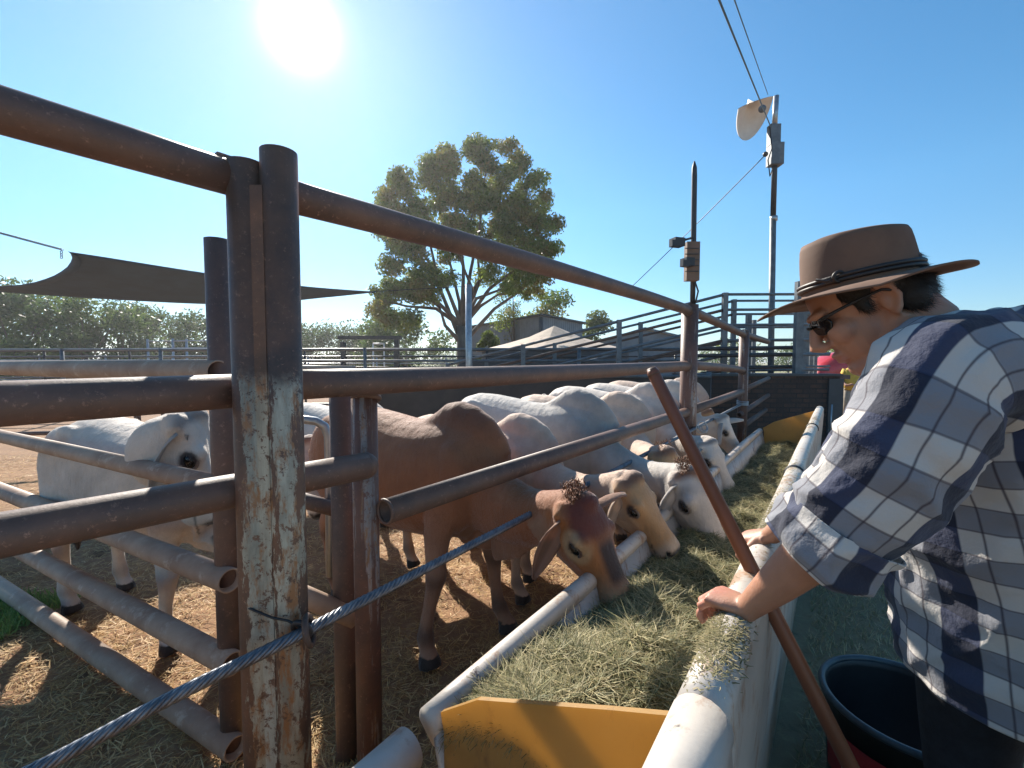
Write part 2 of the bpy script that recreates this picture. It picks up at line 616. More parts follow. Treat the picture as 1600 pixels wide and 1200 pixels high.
def np_mesh(name, V, F, mat, col=None, smooth=False, parent=None):
    me = bpy.data.meshes.new(name)
    V = np.asarray(V, np.float32)
    F = np.asarray(F, np.int32)
    me.vertices.add(len(V))
    me.vertices.foreach_set('co', V.ravel())
    k = F.shape[1]
    me.loops.add(F.size)
    me.loops.foreach_set('vertex_index', F.ravel())
    me.polygons.add(len(F))
    me.polygons.foreach_set('loop_start', np.arange(0, F.size, k, dtype=np.int32))
    me.polygons.foreach_set('loop_total', np.full(len(F), k, np.int32))
    me.update(calc_edges=True)
    if col is not None:
        set_col(me, col)
    if smooth:
        me.polygons.foreach_set('use_smooth', [True] * len(F))
    me.materials.append(M[mat])
    o = bpy.data.objects.new(name, me)
    C.objects.link(o)
    if parent is not None:
        o.parent = parent
        o.matrix_parent_inverse = parent_matrix(parent).inverted()
    return o


def set_col(me, col):
    a = me.color_attributes.new('col', 'FLOAT_COLOR', 'POINT')
    c4 = np.ones((len(me.vertices), 4), np.float32)
    c4[:, :3] = col
    a.data.foreach_set('color', c4.ravel())


def verts(me):
    a = np.empty(len(me.vertices) * 3, np.float32)
    me.vertices.foreach_get('co', a)
    return a.reshape(-1, 3)


def fuse(mb, voxel, iters, name, factor=0.5):
    """weld overlapping closed volumes into one continuous skin"""
    me = mb.mesh(name + '_raw')
    o = bpy.data.objects.new(name + '_raw', me)
    C.objects.link(o)
    r = o.modifiers.new('r', 'REMESH')
    r.mode = 'VOXEL'
    r.voxel_size = voxel
    r.use_smooth_shade = True
    s = o.modifiers.new('s', 'SMOOTH')
    s.factor = factor
    s.iterations = iters
    dg = bpy.context.evaluated_depsgraph_get()
    out = bpy.data.meshes.new_from_object(o.evaluated_get(dg), depsgraph=dg)
    bpy.data.objects.remove(o)
    bpy.data.meshes.remove(me)
    out.name = name
    out.polygons.foreach_set('use_smooth', [True] * len(out.polygons))
    return out


def wob(V, s, seed=0.0):
    x, y, z = V[:, 0] * s + seed, V[:, 1] * s + seed * 1.7, V[:, 2] * s - seed
    return (np.sin(x * 1.3 + 1.9 * np.sin(y * 0.9 + z)) + np.sin(y * 1.7 + 1.3 * np.sin(z * 1.1 + x * .6)) + np.sin(z * 1.5 + 1.6 * np.sin(x * 1.2))) / 3


def sstep(x, a, b):
    t = np.clip((x - a) / (b - a), 0, 1)
    return t * t * (3 - 2 * t)


def lerp(a, b, f):
    f = np.asarray(f)[:, None]
    return a * (1 - f) + np.asarray(b) * f


# ------------------------------------------------------------------ directions of the yard
RD = Vector((0.588, 0.809, 0)).normalized()          # along the trough
RN = Vector((-RD.y, RD.x, 0))                        # from people to cattle


def rim(s, off=0.0, z=0.0):
    return Vector((0.23, 0.65, z)) + RD * s + RN * off


FD = Vector((0.62, 0.785, 0)).normalized()           # along the fence


def fen(s, z, off=0.0):
    return Vector((-0.69, 1.2, z)) + FD * s + Vector((-FD.y, FD.x, 0)) * off


# ------------------------------------------------------------------ ground
def axis(lo, hi, fine_lo, fine_hi, step, grow=1.22):
    a = list(np.arange(fine_lo, fine_hi, step))
    s, x = step, fine_lo
    left = []
    while x > lo:
        s *= grow
        x -= s
        left.append(x)
    s, x = step, a[-1]
    right = []
    while x < hi:
        s *= grow
        x += s
        right.append(x)
    return np.array(left[::-1] + a + right)


gx = axis(-900, 900, -4.5, 4.2, 0.045)
gy = axis(-30, 1500, 0.2, 7.0, 0.045)
XX, YY = np.meshgrid(gx, gy)


def ground_h(x, y):
    V = np.stack([x, y, np.zeros_like(x)], -1).reshape(-1, 3)
    h = -0.016 * sstep(wob(V, 11, 7.0), .25, .7) + 0.012 * wob(V, 5.0, 1.3) + 0.008 * wob(V, 13, 4.0) + 0.005 * wob(V, 34, 2.0)
    h *= np.exp(-np.maximum(0, V[:, 1] - 9) / 6)
    return h.reshape(x.shape)


ZZ = ground_h(XX, YY) - 0.012
nx, ny = len(gx), len(gy)
idx = np.arange(nx * ny).reshape(ny, nx)
F = np.stack([idx[:-1, :-1], idx[:-1, 1:], idx[1:, 1:], idx[1:, :-1]], -1).reshape(-1, 4)
g = np_mesh('ground', np.stack([XX, YY, ZZ], -1).reshape(-1, 3), F, 'ground', smooth=True)
tag(g, 'brown dirt yard strewn with straw', kind='structure')


def blades(name, pts, L, W, pal, tilt, mat, up=None, bend=0.0, seed=1):
    """many thin bent blades as one mesh; pts Nx3, L Nx1 lengths"""
    r = np.random.default_rng(seed)
    n = len(pts)
    az = r.uniform(0, 2 * np.pi, n)
    el = r.uniform(tilt[0], tilt[1], n)
    L_ = r.uniform(L[0], L[1], n)
    W_ = r.uniform(W[0], W[1], n)
    d = np.stack([np.cos(az) * np.cos(el), np.sin(az) * np.cos(el), np.sin(el)], -1)
    s = np.stack([-np.sin(az), np.cos(az), r.uniform(-.5, .5, n)], -1)
    s /= np.linalg.norm(s, axis=1)[:, None]
    p0 = pts
    mid = pts + d * (L_ * 0.5)[:, None] + np.array([0, 0, 1.0]) * (bend * L_)[:, None]
    side = np.stack([-np.sin(az), np.cos(az), np.zeros(n)], -1) * (r.uniform(-.25, .25, n) * L_)[:, None]
    p2 = pts + d * L_[:, None] + side
    V = np.stack([p0 - s * W_[:, None], p0 + s * W_[:, None], mid + s * W_[:, None], mid - s * W_[:, None],
                  p2 + s * W_[:, None] * .4, p2 - s * W_[:, None] * .4], 1).reshape(-1, 3)
    b0 = np.arange(n)[:, None] * 6
    Fq = np.concatenate([b0 + np.array([0, 1, 2, 3]), b0 + np.array([3, 2, 4, 5])], 0)
    pal = np.array(pal)
    c = pal[r.integers(0, len(pal), n)] * r.uniform(.75, 1.2, n)[:, None]
    return np_mesh(name, V, Fq, mat, np.repeat(c, 6, 0))


# straw litter in the pen (denser near)
n = 120000
Ys = 0.9 + 6.2 * rng.random(n) ** 1.5
Xs = rng.uniform(-1.25, 0.75, n) * Ys * 1.0 + rng.uniform(-.3, .3, n)
keep = (Xs - 0.23) * RN.x + (Ys - 0.65) * RN.y > 0.6
clump = wob(np.stack([Xs, Ys, 0 * Xs], -1), 4.0, 2.2) + rng.uniform(-.9, .9, n) > -0.25
Xs, Ys = Xs[keep & clump], Ys[keep & clump]
pts = np.stack([Xs, Ys, ground_h(Xs, Ys) - 0.006 + rng.uniform(0, .012, len(Xs))], -1)
st = blades('straw_litter', pts, (0.025, 0.085), (0.001, 0.0024), [(.66, .43, .18), (.56, .35, .13), (.72, .50, .24), (.40, .23, .09), (.52, .36, .15)], (-.05, .35), 'blade', seed=3)
tag(st, 'loose yellow straw trodden over the dirt of the cattle pen', 'straw', kind='stuff')

# turf strip on the people's side
mb = MB()
q = [rim(-1.5, -0.02, 0.006), rim(-1.5, -3.2, 0.006), rim(7.2, -1.3, 0.006), rim(7.2, -0.02, 0.006)]
mb.add(q, [(0, 1, 2, 3)])
tag(mb.build('turf', 'turf'), 'green turf beside the trough', kind='structure')
n = 70000
s_ = -1.2 + 8.2 * rng.random(n) ** 1.6
o_ = -rng.uniform(0.05, 1.0, n) * (2.4 - 0.14 * s_)
pts = np.stack([0.23 + RD.x * s_ + RN.x * o_, 0.65 + RD.y * s_ + RN.y * o_, np.full(n, .006)], -1)
gr = blades('grass', pts, (0.018, 0.05), (0.0012, 0.0024), [(.32, .31, .17), (.25, .25, .13), (.38, .33, .18), (.46, .37, .21), (.55, .42, .25)], (.2, 1.3), 'blade', seed=5)
tag(gr, 'short dark green grass growing in the shade right of the trough', 'grass', kind='stuff')
# sparse green tufts at the lower left of the pen
n = 2500
pts = np.stack([rng.uniform(-3.3, -2.75, n), rng.uniform(2.3, 2.8, n), np.full(n, 0.0)], -1)
tag(blades('weeds', pts, (.03, .08), (.0015, .003), [(.30, .42, .10), (.22, .34, .08)], (.4, 1.3), 'blade', seed=9),
    'bright green weeds growing in the dirt at the left edge of the pen', 'weeds', kind='stuff')

# ------------------------------------------------------------------ feed trough
PR = 0.044                                            # pipe radius
RZ, LZ, TW = 0.99, 0.70, 0.545                         # rim heights, width


def rim_seg(s0, s1, zt, off, side, r=0.045, dz=0.0, n=14):
    """rolled rim with its skirt; side=-1 outer wall on the people's side"""
    mb = MB()
    steps = max(2, int((s1 - s0) / 0.12))
    rs = []
    for i in range(steps + 1):
        s = s0 + (s1 - s0) * i / steps
        ring = []
        c = rim(s, off, zt - r + dz + 0.004 * math.sin(s * 3.1 + off))
        for k in range(n + 1):                        # roll over the top
            a = math.pi * (-0.12 + 1.24 * k / n)
            ring.append(c + RN * (r * math.cos(a)) + Vector((0, 0, r * math.sin(a))))
        if side < 0:                                  # outer wall down to the ground
            outer = [rim(s, off - r - 0.004 + 0.05 * h, (zt - r) * (1 - h)) for h in (0.06, .5, 1.0)]
            inner = [rim(s, off - r + 0.012 + 0.05 * h, (zt - r) * (1 - h)) for h in (1.0, .5, .06)]
            ring += outer + inner
        else:
            ring += [rim(s, off - r + 0.010, zt - r - 0.05), rim(s, off - r + 0.018, zt - r - 0.05)]
            ring = ring[:]
        rs.append(ring)
    m2 = len(rs[0])
    mb.rings(rs, True)
    return mb


tr = tag(empty('feed_trough', rim(2.5, 0.3, 0)), 'long white fibreglass feed trough full of green hay with rolled rims', 'feed trough')
JOINT = 0.035
for (a, b2, r_, dz) in ((JOINT, 1.9, 0.040, 0), (1.88, 3.75, 0.039, 0.002), (3.73, 5.65, 0.040, -.002)):
    rim_seg(a, b2, RZ, -0.040, -1, r_, dz).build('back_wall', 'trough', tr)
for (a, b2) in ((0.03, 1.9), (1.88, 3.75), (3.73, 5.45)):
    rim_seg(a, b2, LZ, TW, 1, 0.031).build('front_rim', 'trough', tr)
# curved bowl between the rims
for (a, b2) in ((0.03, 5.45),):
    rs = []
    for i in range(20):
        s = a + (b2 - a) * i / 19
        ring = []
        prof = [(-0.02, RZ - .06), (.03, .75), (.06, .55), (.14, .40), (.28, .34), (.42, .38), (.48, .50), (TW-.028, LZ - .05)]
        ring = [rim(s, o, z) for o, z in prof] + [rim(s, o + (.012 if j > 4 else -.0), z - .014) for j, (o, z) in reversed(list(enumerate(prof)))]
        rs.append(ring)
    MB().rings(rs, True).build('bowl', 'trough', tr)


def end_board(s, name, parent):
    mb = MB()
    prof = [(-0.005, RZ - .045), (.10, RZ - .085), (.25, RZ - .145), (.4, RZ - .205), (TW - .035, LZ + .005), (TW - .045, LZ - .04), (.50, .50), (.42, .40), (.28, .36), (.14, .42), (.05, .57)]
    a = [rim(s, o, z) for o, z in prof]
    b_ = [p + RD * 0.012 for p in a]
    n_ = len(a)
    mb.add(a + b_, [tuple(range(n_)), tuple(range(n_, 2 * n_))[::-1]] + [(i, i + n_, (i + 1) % n_ + n_, (i + 1) % n_) for i in range(n_)], False)
    return mb.build(name, 'board', parent)


end_board(0.035, 'end_board', tr)
end_board(5.44, 'end_board', tr)
for s in (1.9, 3.75):                                 # joint straps over the rim
    mb = MB()
    c = rim(s, -.040, RZ - .040)
    rs = []
    for ds in (-.012, .012):
        rs.append([c + RD * ds + RN * (.046 * math.cos(a)) + Vector((0, 0, .046 * math.sin(a))) for a in np.linspace(-.3, math.pi + .3, 12)])
    mb.rings(rs, True)
    mb.build('joint_strap', 'dark_steel', tr)
for s in (1.2, 2.8, 4.4):                             # feet under the cattle side
    MB().box(rim(s, .42, .19), (.08, .08, .38), math.atan2(RD.y, RD.x)).build('foot', 'dark_steel', tr)

tr2 = tag(empty('feed_trough', rim(-.8, 0.3, 0)), 'near empty trough section whose rims run out at the bottom edge of the photo', 'feed trough')
rim_seg(-1.8, 0.03, RZ, -0.046, -1, 0.045, 0.010).build('back_wall', 'trough', tr2)
rim_seg(-1.8, -0.02, LZ, TW + .01, 1, 0.045, -.02).build('front_rim', 'trough', tr2)

# hay: lumpy bed plus blades
ss = np.linspace(0.06, 5.4, 140)
oo = np.linspace(-0.01, TW - .02, 22)
S2, O2 = np.meshgrid(ss, oo, indexing='ij')


def hay_h(s, o):
    V = np.stack([s, o * 1.5, 0 * s], -1).reshape(-1, 3)
    base = 0.535 + 0.12 * np.exp(-(V[:, 0] / 1.3) ** 2) + 0.04 * wob(V, 6, 1) + 0.018 * wob(V, 17, 5) + 0.010 * wob(V, 40, 3)
    o1 = V[:, 1] / 1.5
    base += -0.05 * ((o1 - .30) / .3) ** 2 + 0.05 * (1 - o1 / TW)
    base += 0.05 * np.exp(-((V[:, 0] - 0.35) / .35) ** 2) - 0.03 * np.exp(-(V[:, 0] / .05) ** 2)
    return base.reshape(s.shape)


H2 = hay_h(S2, O2)
V = np.stack([0.23 + RD.x * S2 + RN.x * O2, 0.65 + RD.y * S2 + RN.y * O2, H2], -1).reshape(-1, 3)
idx = np.arange(S2.size).reshape(S2.shape)
F = np.stack([idx[:-1, :-1], idx[1:, :-1], idx[1:, 1:], idx[:-1, 1:]], -1).reshape(-1, 4)
M['hay_bed'] = simple('hay_bed', (0.055, 0.06, 0.028), (0.03, 0.035, 0.016), 30, 0.9, 0.8, dist=.02)
hb_ = np_mesh('hay', V, F, 'hay_bed', smooth=True)
tag(hb_, 'chopped green hay heaped along the feed trough', 'hay', kind='stuff')
n = 130000
s1 = 0.07 + 5.3 * rng.random(n) ** 1.9
o1 = rng.uniform(0.0, TW - .03, n)
pts = np.stack([0.23 + RD.x * s1 + RN.x * o1, 0.65 + RD.y * s1 + RN.y * o1, hay_h(s1, o1) - .006 + rng.uniform(0, .016, n)], -1)
hp = blades('hay_blades', pts, (0.012, 0.060), (0.0005, 0.0013),
            [(.19, .19, .07), (.12, .13, .045), (.25, .23, .095), (.16, .16, .06), (.42, .34, .17), (.33, .28, .13)], (-.5, .5), 'blade', seed=11)
n = 16000
s1 = 0.15 + 5.3 * rng.random(n) ** 1.9
o1 = rng.uniform(0.02, TW - .05, n)
pts = np.stack([0.23 + RD.x * s1 + RN.x * o1, 0.65 + RD.y * s1 + RN.y * o1, hay_h(s1, o1) + rng.uniform(0, .012, n)], -1)
hq = blades('hay_stalks', pts, (0.04, 0.10), (0.0007, 0.0013), [(.42, .36, .17), (.52, .43, .22), (.30, .28, .12), (.20, .18, .08)], (-.35, .45), 'blade', seed=13)
hq.parent = hb_
tag(hq, kind='stuff')
hp.parent = hb_
tag(hp, kind='stuff')
# hay dust left on the rim
n = 9000
s1 = np.concatenate([rng.normal(.24, .06, 4000), rng.uniform(.1, 4.5, 2500), rng.normal(1.0, .15, 2500)])
s1 = np.clip(s1, .05, 5.5)
a1 = rng.normal(1.4, .5, n)
pts = np.stack([0.23 + RD.x * s1 + RN.x * (.041 * np.cos(a1) - .040), 0.65 + RD.y * s1 + RN.y * (.041 * np.cos(a1) - .040), RZ - .040 + .042 * np.sin(a1)], -1)
hc = blades('hay_crumbs', pts, (.004, .014), (.0006, .0013), [(.30, .26, .12), (.22, .2, .09), (.38, .31, .17)], (-.2, .2), 'blade', seed=12)
tag(hc, 'dry hay crumbs lying on the rolled back rim of the trough', 'hay crumbs', kind='stuff')

# ------------------------------------------------------------------ main rail fence
fe = tag(empty('rail_fence', (-0.69, 1.2, 0)), 'rusty steel pipe fence running from the near post along the trough', 'fence')
pA, pB = P(396, 700, 1.12), P(447, 700, 1.125)
for (c, top, r_, nm) in ((pA, P(380, 256, 1.12).z, .0425, 0), (pB, P(430, 238, 1.125).z, .0425, 1)):
    MB().tube([(c.x, c.y, -.1), (c.x, c.y, 1.0), (c.x, c.y, top)], r_, 24).build('post', 'rust_post', fe)
m_ = (pA + pB) / 2
MB().box((m_.x, m_.y - .012, .95), (.034, .046, 1.94)).build('weld_seam', 'rust_post', fe)


def rail(s0, z0, s1, z1, r=PR, off=0.0, sag=0.0, mat='rust', nm='rail', n=16, hollow=False):
    a, b2 = fen(s0, z0, off), fen(s1, z1, off)
    if hollow:
        return MB().pipe(a, b2, r, n=20).build(nm, mat, fe)
    pts = []
    for i in range(13):
        t = i / 12
        p = a.lerp(b2, t)
        p.z += sag * 4 * t * (1 - t)
        pts.append(p)
    return MB().tube(pts, r, n).build(nm, mat, fe)


rail(-2.6, 1.965, -.045, 1.947, .042, -.055)
rail(-.02, 1.962, 3.70, 1.968, .045, 0, .015)
rail(-2.6, 1.40, -.0, 1.424, PR, 0)
rail(.0, 1.433, 3.70, 1.462, PR, 0, -.006)
rail(-2.6, 1.205, .325, 1.160, PR, -.01)              # ends rounded, welded across the stub post
rail(.405, 0.983, 3.70, 1.035, PR, 0, hollow=True)
rail(3.80, 1.968, 6.05, 1.86, PR)
rail(6.12, 1.86, 7.9, 1.83, PR)
rail(3.80, 1.462, 6.05, 1.385, PR, 0, .01)
rail(3.80, 1.035, 6.0, 1.10, PR, hollow=True)
rail(6.15, 1.12, 8.1, 1.22, .035, hollow=True)
rail(5.9, .80, 8.1, .93, .035, hollow=True)
rail(6.15, .62, 7.9, .70, .035, hollow=True)
MB().ball(fen(.325, 1.160, -.01), .0435, 16, 10).build('rail_end_cap', 'rust', fe)
c = fen(.405, 0)
c2 = P(572, 800, 1.56)
MB().tube([(c2.x, c2.y, -.1), (c2.x, c2.y, .7), (c2.x, c2.y, 1.405)], .0445, 22).build('stub_post', 'rust_red', fe)
c2 = P(536, 800, 1.64)
MB().tube([(c2.x, c2.y, -.1), (c2.x, c2.y, .7), (c2.x, c2.y, 1.40)], .041, 20).build('stub_post', 'rust', fe)
MB().torus(P(572, 621, 1.555), .043, .010, (0, .3, 1)).build('weld_collar', 'rust', fe)
c3 = fen(3.75, 0)
MB().tube([(c3.x, c3.y, -.1), (c3.x, c3.y, 1.0), (c3.x, c3.y, 2.02)], .075, 24).build('post', 'rust_red', fe)
c4 = fen(6.1, 0)
MB().tube([(c4.x, c4.y, -.1), (c4.x, c4.y, 1.0), (c4.x, c4.y, 1.90)], .062, 20).build('post', 'rust_red', fe)
# bracket plates where the left top rail meets the post
MB().box(P(362, 258, 1.15), (.05, .06, .02), .9).build('bracket', 'rust', fe)
MB().box(P(340, 250, 1.10), (.018, .05, .02), .9).build('bracket', 'rust', fe)
for (px, py, dd) in ((595, 583, 1.52), (786, 585, 2.0), (970, 570, 2.9)):
    pass
for (p_, r_) in ((c3, .052), (c4, .048)):
    for z_, sg in ((1.966, -1), (1.46, -1), (1.966, 1), (1.46, 1)):
        if p_ is c4:
            z_ -= .09
        MB().torus(Vector((p_.x, p_.y, z_)) + FD * sg * (.072 if p_ is c3 else .06), .046, .007, tuple(FD), 18, 6).build('weld_bead', 'rust', fe)
MB().torus(fen(.405, .983) + FD * .004, .041, .006, tuple(FD), 18, 6).build('weld_bead', 'rust', fe)
# coil of tie wire on the far post
mb = MB()
for k in range(4):
    mb.torus(P(1096, 668, 4.0) + Vector((0.01 * k, 0, 0.012 * math.sin(k * 2))), .055 - .008 * k, .004, (.3, -1, .2 * k))
mb.build('wire_coil', 'galv', fe)
mb = MB()
for k in range(5):
    mb.torus(c4 + Vector((0, 0, .915 + .014 * k)), .068, .006, (.06 * math.sin(k * 2), .1 * math.cos(k), 1))
mb.build('wire_binding', 'galv', fe)

# ------------------------------------------------------------------ wire rope threaded along the fence
ro = empty('wire_rope', fen(0.1, .74, -.08))
tag(ro, 'twisted grey wire rope stretched through the ring on the post along the fence', 'wire rope')
key = [P(-120, 1285, .74), P(60, 1203, .82), P(250, 1098, .92), P(478, 987, 1.055), P(487, 981, 1.09), P(1158, 632, 5.95)]
path = []
for i in range(len(key) - 1):
    a, b2 = key[i], key[i + 1]
    m2 = max(2, int((b2 - a).length / 0.008))
    for j in range(m2):
        path.append(a.lerp(b2, j / m2))
path.append(key[-1])
sm = np.array(path)
ker = np.ones(15) / 15
for _ in range(3):
    pad = np.pad(sm, ((7, 7), (0, 0)), mode='edge')
    sm = np.stack([np.convolve(pad[:, k], ker, 'valid') for k in range(3)], -1)
path = [Vector(p) for p in sm]
length = 0
strands = [[] for _ in range(6)]
for i, p in enumerate(path):
    t = (path[min(i + 1, len(path) - 1)] - path[max(i - 1, 0)]).normalized()
    s = t.cross(Vector((0, 0, 1))).normalized()
    u = s.cross(t)
    if i:
        length += (p - path[i - 1]).length
    for k in range(6):
        a = 2 * math.pi * (k / 6 + length / 0.11)
        strands[k].append(p + (s * math.cos(a) + u * math.sin(a)) * .0092)
for k in range(6):
    MB().tube(strands[k], .0058, 6).build('strand', 'rope', ro)
cr = P(483, 985, 1.07)
MB().torus(cr, .034, .0075, (.9, .25, .2), 28, 10, 1.0).build('ring', 'rust_post', ro)
MB().torus(cr + Vector((-.02, .004, .0)), .024, .006, (.2, 1, .35), 24, 8).build('ring', 'dark_steel', ro)
MB().tube([P(384, 948, 1.085), P(400, 955, 1.07), P(425, 965, 1.075), P(450, 970, 1.07), P(478, 985, 1.07)], .0032, 8).build('tie_wire', 'black', ro)

# ------------------------------------------------------------------ return fence on the left
rf = tag(empty('rail_fence', (-1.05, 1.6, 0)), 'dusty beige pipe fence with slanting open ended rails at the left', 'fence')
RDI = Vector((-.882, .471, 0))
base = Vector((-1.03, 1.60, 0))
c5 = P(353, 800, 1.66)
MB().tube([(c5.x, c5.y, -.1), (c5.x, c5.y, 1), (c5.x, c5.y, 1.945)], .042, 20).build('post', 'rust', rf)
for (z, off, r_) in ((1.463, .03, .043), (1.045, 0, .038), (.70, 0, .044), (.385, 0, .044), (.06, 0, .044)):
    a = base + RDI * off
    a.z = z
    b2 = a + RDI * 5.2
    MB().pipe(a, b2, r_).build('rail', 'dust_pipe', rf)
c6 = base + RDI * 4.2
MB().tube([(c6.x, c6.y, -.1), (c6.x, c6.y, 1.6)], .045, 14).build('post', 'rust', rf)

gt = tag(empty('yard_gate', (-.75, 1.75, 0)), 'galvanised bent pipe gate glimpsed between the near post and stub posts', 'gate')
MB().tube([P(400, 652, 1.72), P(470, 655, 1.76), P(494, 658, 1.77), P(507, 666, 1.775), P(513, 682, 1.78), P(514, 720, 1.78), P(516, 900, 1.78)], .017, 14).build('frame', 'galv', gt)
MB().pipe(P(400, 577, 1.74), P(556, 579, 1.80), .019).build('rail', 'dust_pipe', gt)
MB().pipe(P(400, 900, 1.50), P(556, 966, 1.62), .036).build('rail', 'dust_pipe', gt)
MB().tube([P(400, 762, 1.7), P(548, 802, 1.75)], .03, 14).build('brace', 'rust', gt)


# ------------------------------------------------------------------ cattle
def cow(pos, head_deg, poll, muzzle, label, sc=1.0, pal='white', voxel=.016, feet=None, ears=(1, 1), ear_dir=None, tuft=False,
        hump=1.0, group=None, detail=False, seedc=0.0):
    th = math.radians(head_deg)
    R = Matrix.Rotation(-th, 3, 'Z')
    o3 = Vector((pos[0], pos[1], 0))

    def L(p):
        return R @ (Vector(p) - o3)
    lp, lm = L(poll), L(muzzle)
    mb = MB()
    k = sc
    trunk = [(-1.19, .97, .06, .08, .12), (-1.16, .97, .13, .17, .2), (-1.08, .93, .20, .285, .27), (-.95, .92, .245, .325, .30), (-.80, .88, .262, .36, .31), (-.62, .86, .278, .355, .33),
             (-.42, .84, .292, .345, .335), (-.22, .84, .285, .34, .325), (-.04, .85, .25, .355, .31), (.08, .84, .215, .345, .30), (.16, .83, .16, .27, .28), (.21, .80, .11, .19, .22), (.25, .78, .06, .1, .14)]
    mb.tube([(x * k, 0, z * k) for x, z, *_ in trunk], [(a * k, b * k, c * k) for _, _, a, b, c in trunk], 28)
    # hump over the withers, leaning back
    hp_ = [(.22, .98, .06, .10, .1), (.17, 1.04, .085, .12, .12), (.10, 1.10, .10, .14 * hump, .14), (.03, 1.13, .108, .155 * hump, .16), (-.04, 1.14, .108, .165 * hump, .16), (-.11, 1.14, .10, .150 * hump, .15), (-.17, 1.135, .09, .11 * hump, .13), (-.25, 1.13, .08, .065, .12), (-.36, 1.11, .08, .05, .10), (-.5, 1.09, .06, .04, .08)]
    mb.tube([(x * k, 0, z * k) for x, z, *_ in hp_], [(a * k, b * k, c * k) for _, _, a, b, c in hp_], 20)
    # shoulders and haunches
    for sy in (-1, 1):
        mb.ball((.02 * k, sy * .15 * k, .86 * k), (.15 * k, .095 * k, .25 * k), 16, 10)
        mb.ball((-.93 * k, sy * .15 * k, .93 * k), (.19 * k, .115 * k, .26 * k), 16, 10)
        mb.ball((-.86 * k, sy * .175 * k, 1.14 * k), (.07 * k, .05 * k, .06 * k), 10, 8)       # hip bone
    # neck
    nb = Vector((.06 * k, 0, .86 * k))
    hf = (lm - lp).normalized()
    hl = (lm - lp).length
    npts = []
    nr = []
    back = lp - hf * .02 + Vector((0, 0, -.055))
    ctrl = nb.lerp(back, .45) + Vector((0, 0, -.13 * k))
    for i in range(9):
        t = i / 8
        p = nb * (1 - t) ** 2 + ctrl * 2 * t * (1 - t) + back * t * t
        npts.append(p)
        nr.append(((.14 - .05 * t) * k, (.21 - .12 * min(1, 1.5 * t)) * k, (.24 - .11 * t) * k))
    mb.tube(npts, nr, 22)
    # dewlap: thin fold under neck and brisket
    dp_ = [npts[6] + Vector((0, 0, -.10 * k)), npts[4] + Vector((0, 0, -.20 * k)), npts[2] + Vector((.01, 0, -.27 * k)), Vector((.22, 0, .60)) * k, Vector((.14, 0, .55)) * k, Vector((-.02, 0, .53)) * k]
    mb.tube(dp_, [(.022 * k, .05, .03 * k), (.024 * k, .08, .06 * k), (.026 * k, .1, .075 * k), (.034 * k, .1, .08 * k), (.045 * k, .08, .06 * k), (.04 * k, .06, .03 * k)], 14)
    # legs
    feet = feet or {}
    for nm, fx, sy in (('rf', 0, -1), ('lf', 0, 1), ('rh', 1, -1), ('lh', 1, 1)):
        dx, dy = feet.get(nm, (0, 0))
        if not fx:
            J = [(.03, .13, .90, .10, .13), (.0, .155, .74, .072, .105), (-.02, .155, .60, .052, .066), (.0, .15, .47, .043, .048), (.012, .148, .41, .046, .050), (.008, .146, .36, .037, .038), (.0, .145, .26, .0275, .03), (.0, .145, .17, .029, .033), (.006, .145, .128, .040, .041), (.028, .145, .085, .032, .034), (.045, .145, .05, .042, .046), (.058, .145, .0, .052, .056)]
        else:
            J = [(-.95, .12, .98, .10, .20), (-.90, .165, .78, .09, .16), (-.90, .165, .64, .062, .11), (-.98, .155, .54, .045, .066), (-1.035, .15, .47, .042, .052), (-1.045, .148, .42, .038, .046), (-1.03, .146, .34, .031, .035), (-1.02, .146, .22, .030, .034), (-1.01, .146, .14, .040, .042), (-.985, .146, .09, .033, .035), (-.965, .146, .05, .042, .046), (-.95, .146, .0, .052, .056)]
        pts, rr = [], []
        for x, y, z, a, b in J:
            w_ = max(0, min(1, (.85 - z) / .8))
            pts.append(Vector((x * k + dx * w_, sy * y * k + dy * w_, max(z * k, 0.004))))
            rr.append((a * k * 1.16, b * k * 1.16, b * k * 1.16))
        mb.tube(pts, rr, 16, upref=(1, 0, 0))
    # tail
    mb.tube([(-1.15 * k, 0, 1.13 * k), (-1.22 * k, .01, 1.08 * k), (-1.25 * k, .02, .9 * k), (-1.24 * k, .03, .7 * k), (-1.23 * k, .02, .55 * k), (-1.22 * k, .02, .40 * k), (-1.22 * k, .02, .30 * k)], [.035 * k, .028 * k, .022 * k, .018 * k, .022 * k, .032 * k, .014 * k], 10)
    # head
    hs_ = hf.cross(Vector((0, 0, 1))).normalized()       # to the animal's right
    hu = hs_.cross(hf).normalized()                      # forehead normal
    q = hl / .45 * 1.22
    HR = [(-.06, .05, .02, .07), (-.03, .075, .045, .10), (.04, .090, .062, .13), (.12, .098, .070, .150), (.22, .103, .070, .162), (.32, .106, .064, .165), (.42, .097, .056, .155), (.52, .080, .050, .135),
          (.64, .066, .046, .112), (.76, .060, .045, .098), (.86, .064, .048, .092), (.94, .066, .046, .086), (1.0, .060, .036, .072), (1.035, .042, .022, .045)]
    base_c = lp - hu * .035 * q
    rs = []
    for f_, a, b, c_ in HR:
        cc = base_c + hf * (f_ * hl)
        ring = []
        for j in range(26):
            an = 2 * math.pi * j / 26
            ca, sa = math.cos(an), math.sin(an)
            e = .82
            ca = math.copysign(abs(ca) ** e, ca)
            sa_ = math.copysign(abs(sa) ** e, sa)
            wid = a * q * (1.0 if sa > 0 else (1 - .35 * abs(sa) ** 1.5))
            ring.append(cc + hs_ * wid * ca + hu * (b if sa > 0 else c_) * q * sa_)
        rs.append(ring)
    mb.rings(rs, True)
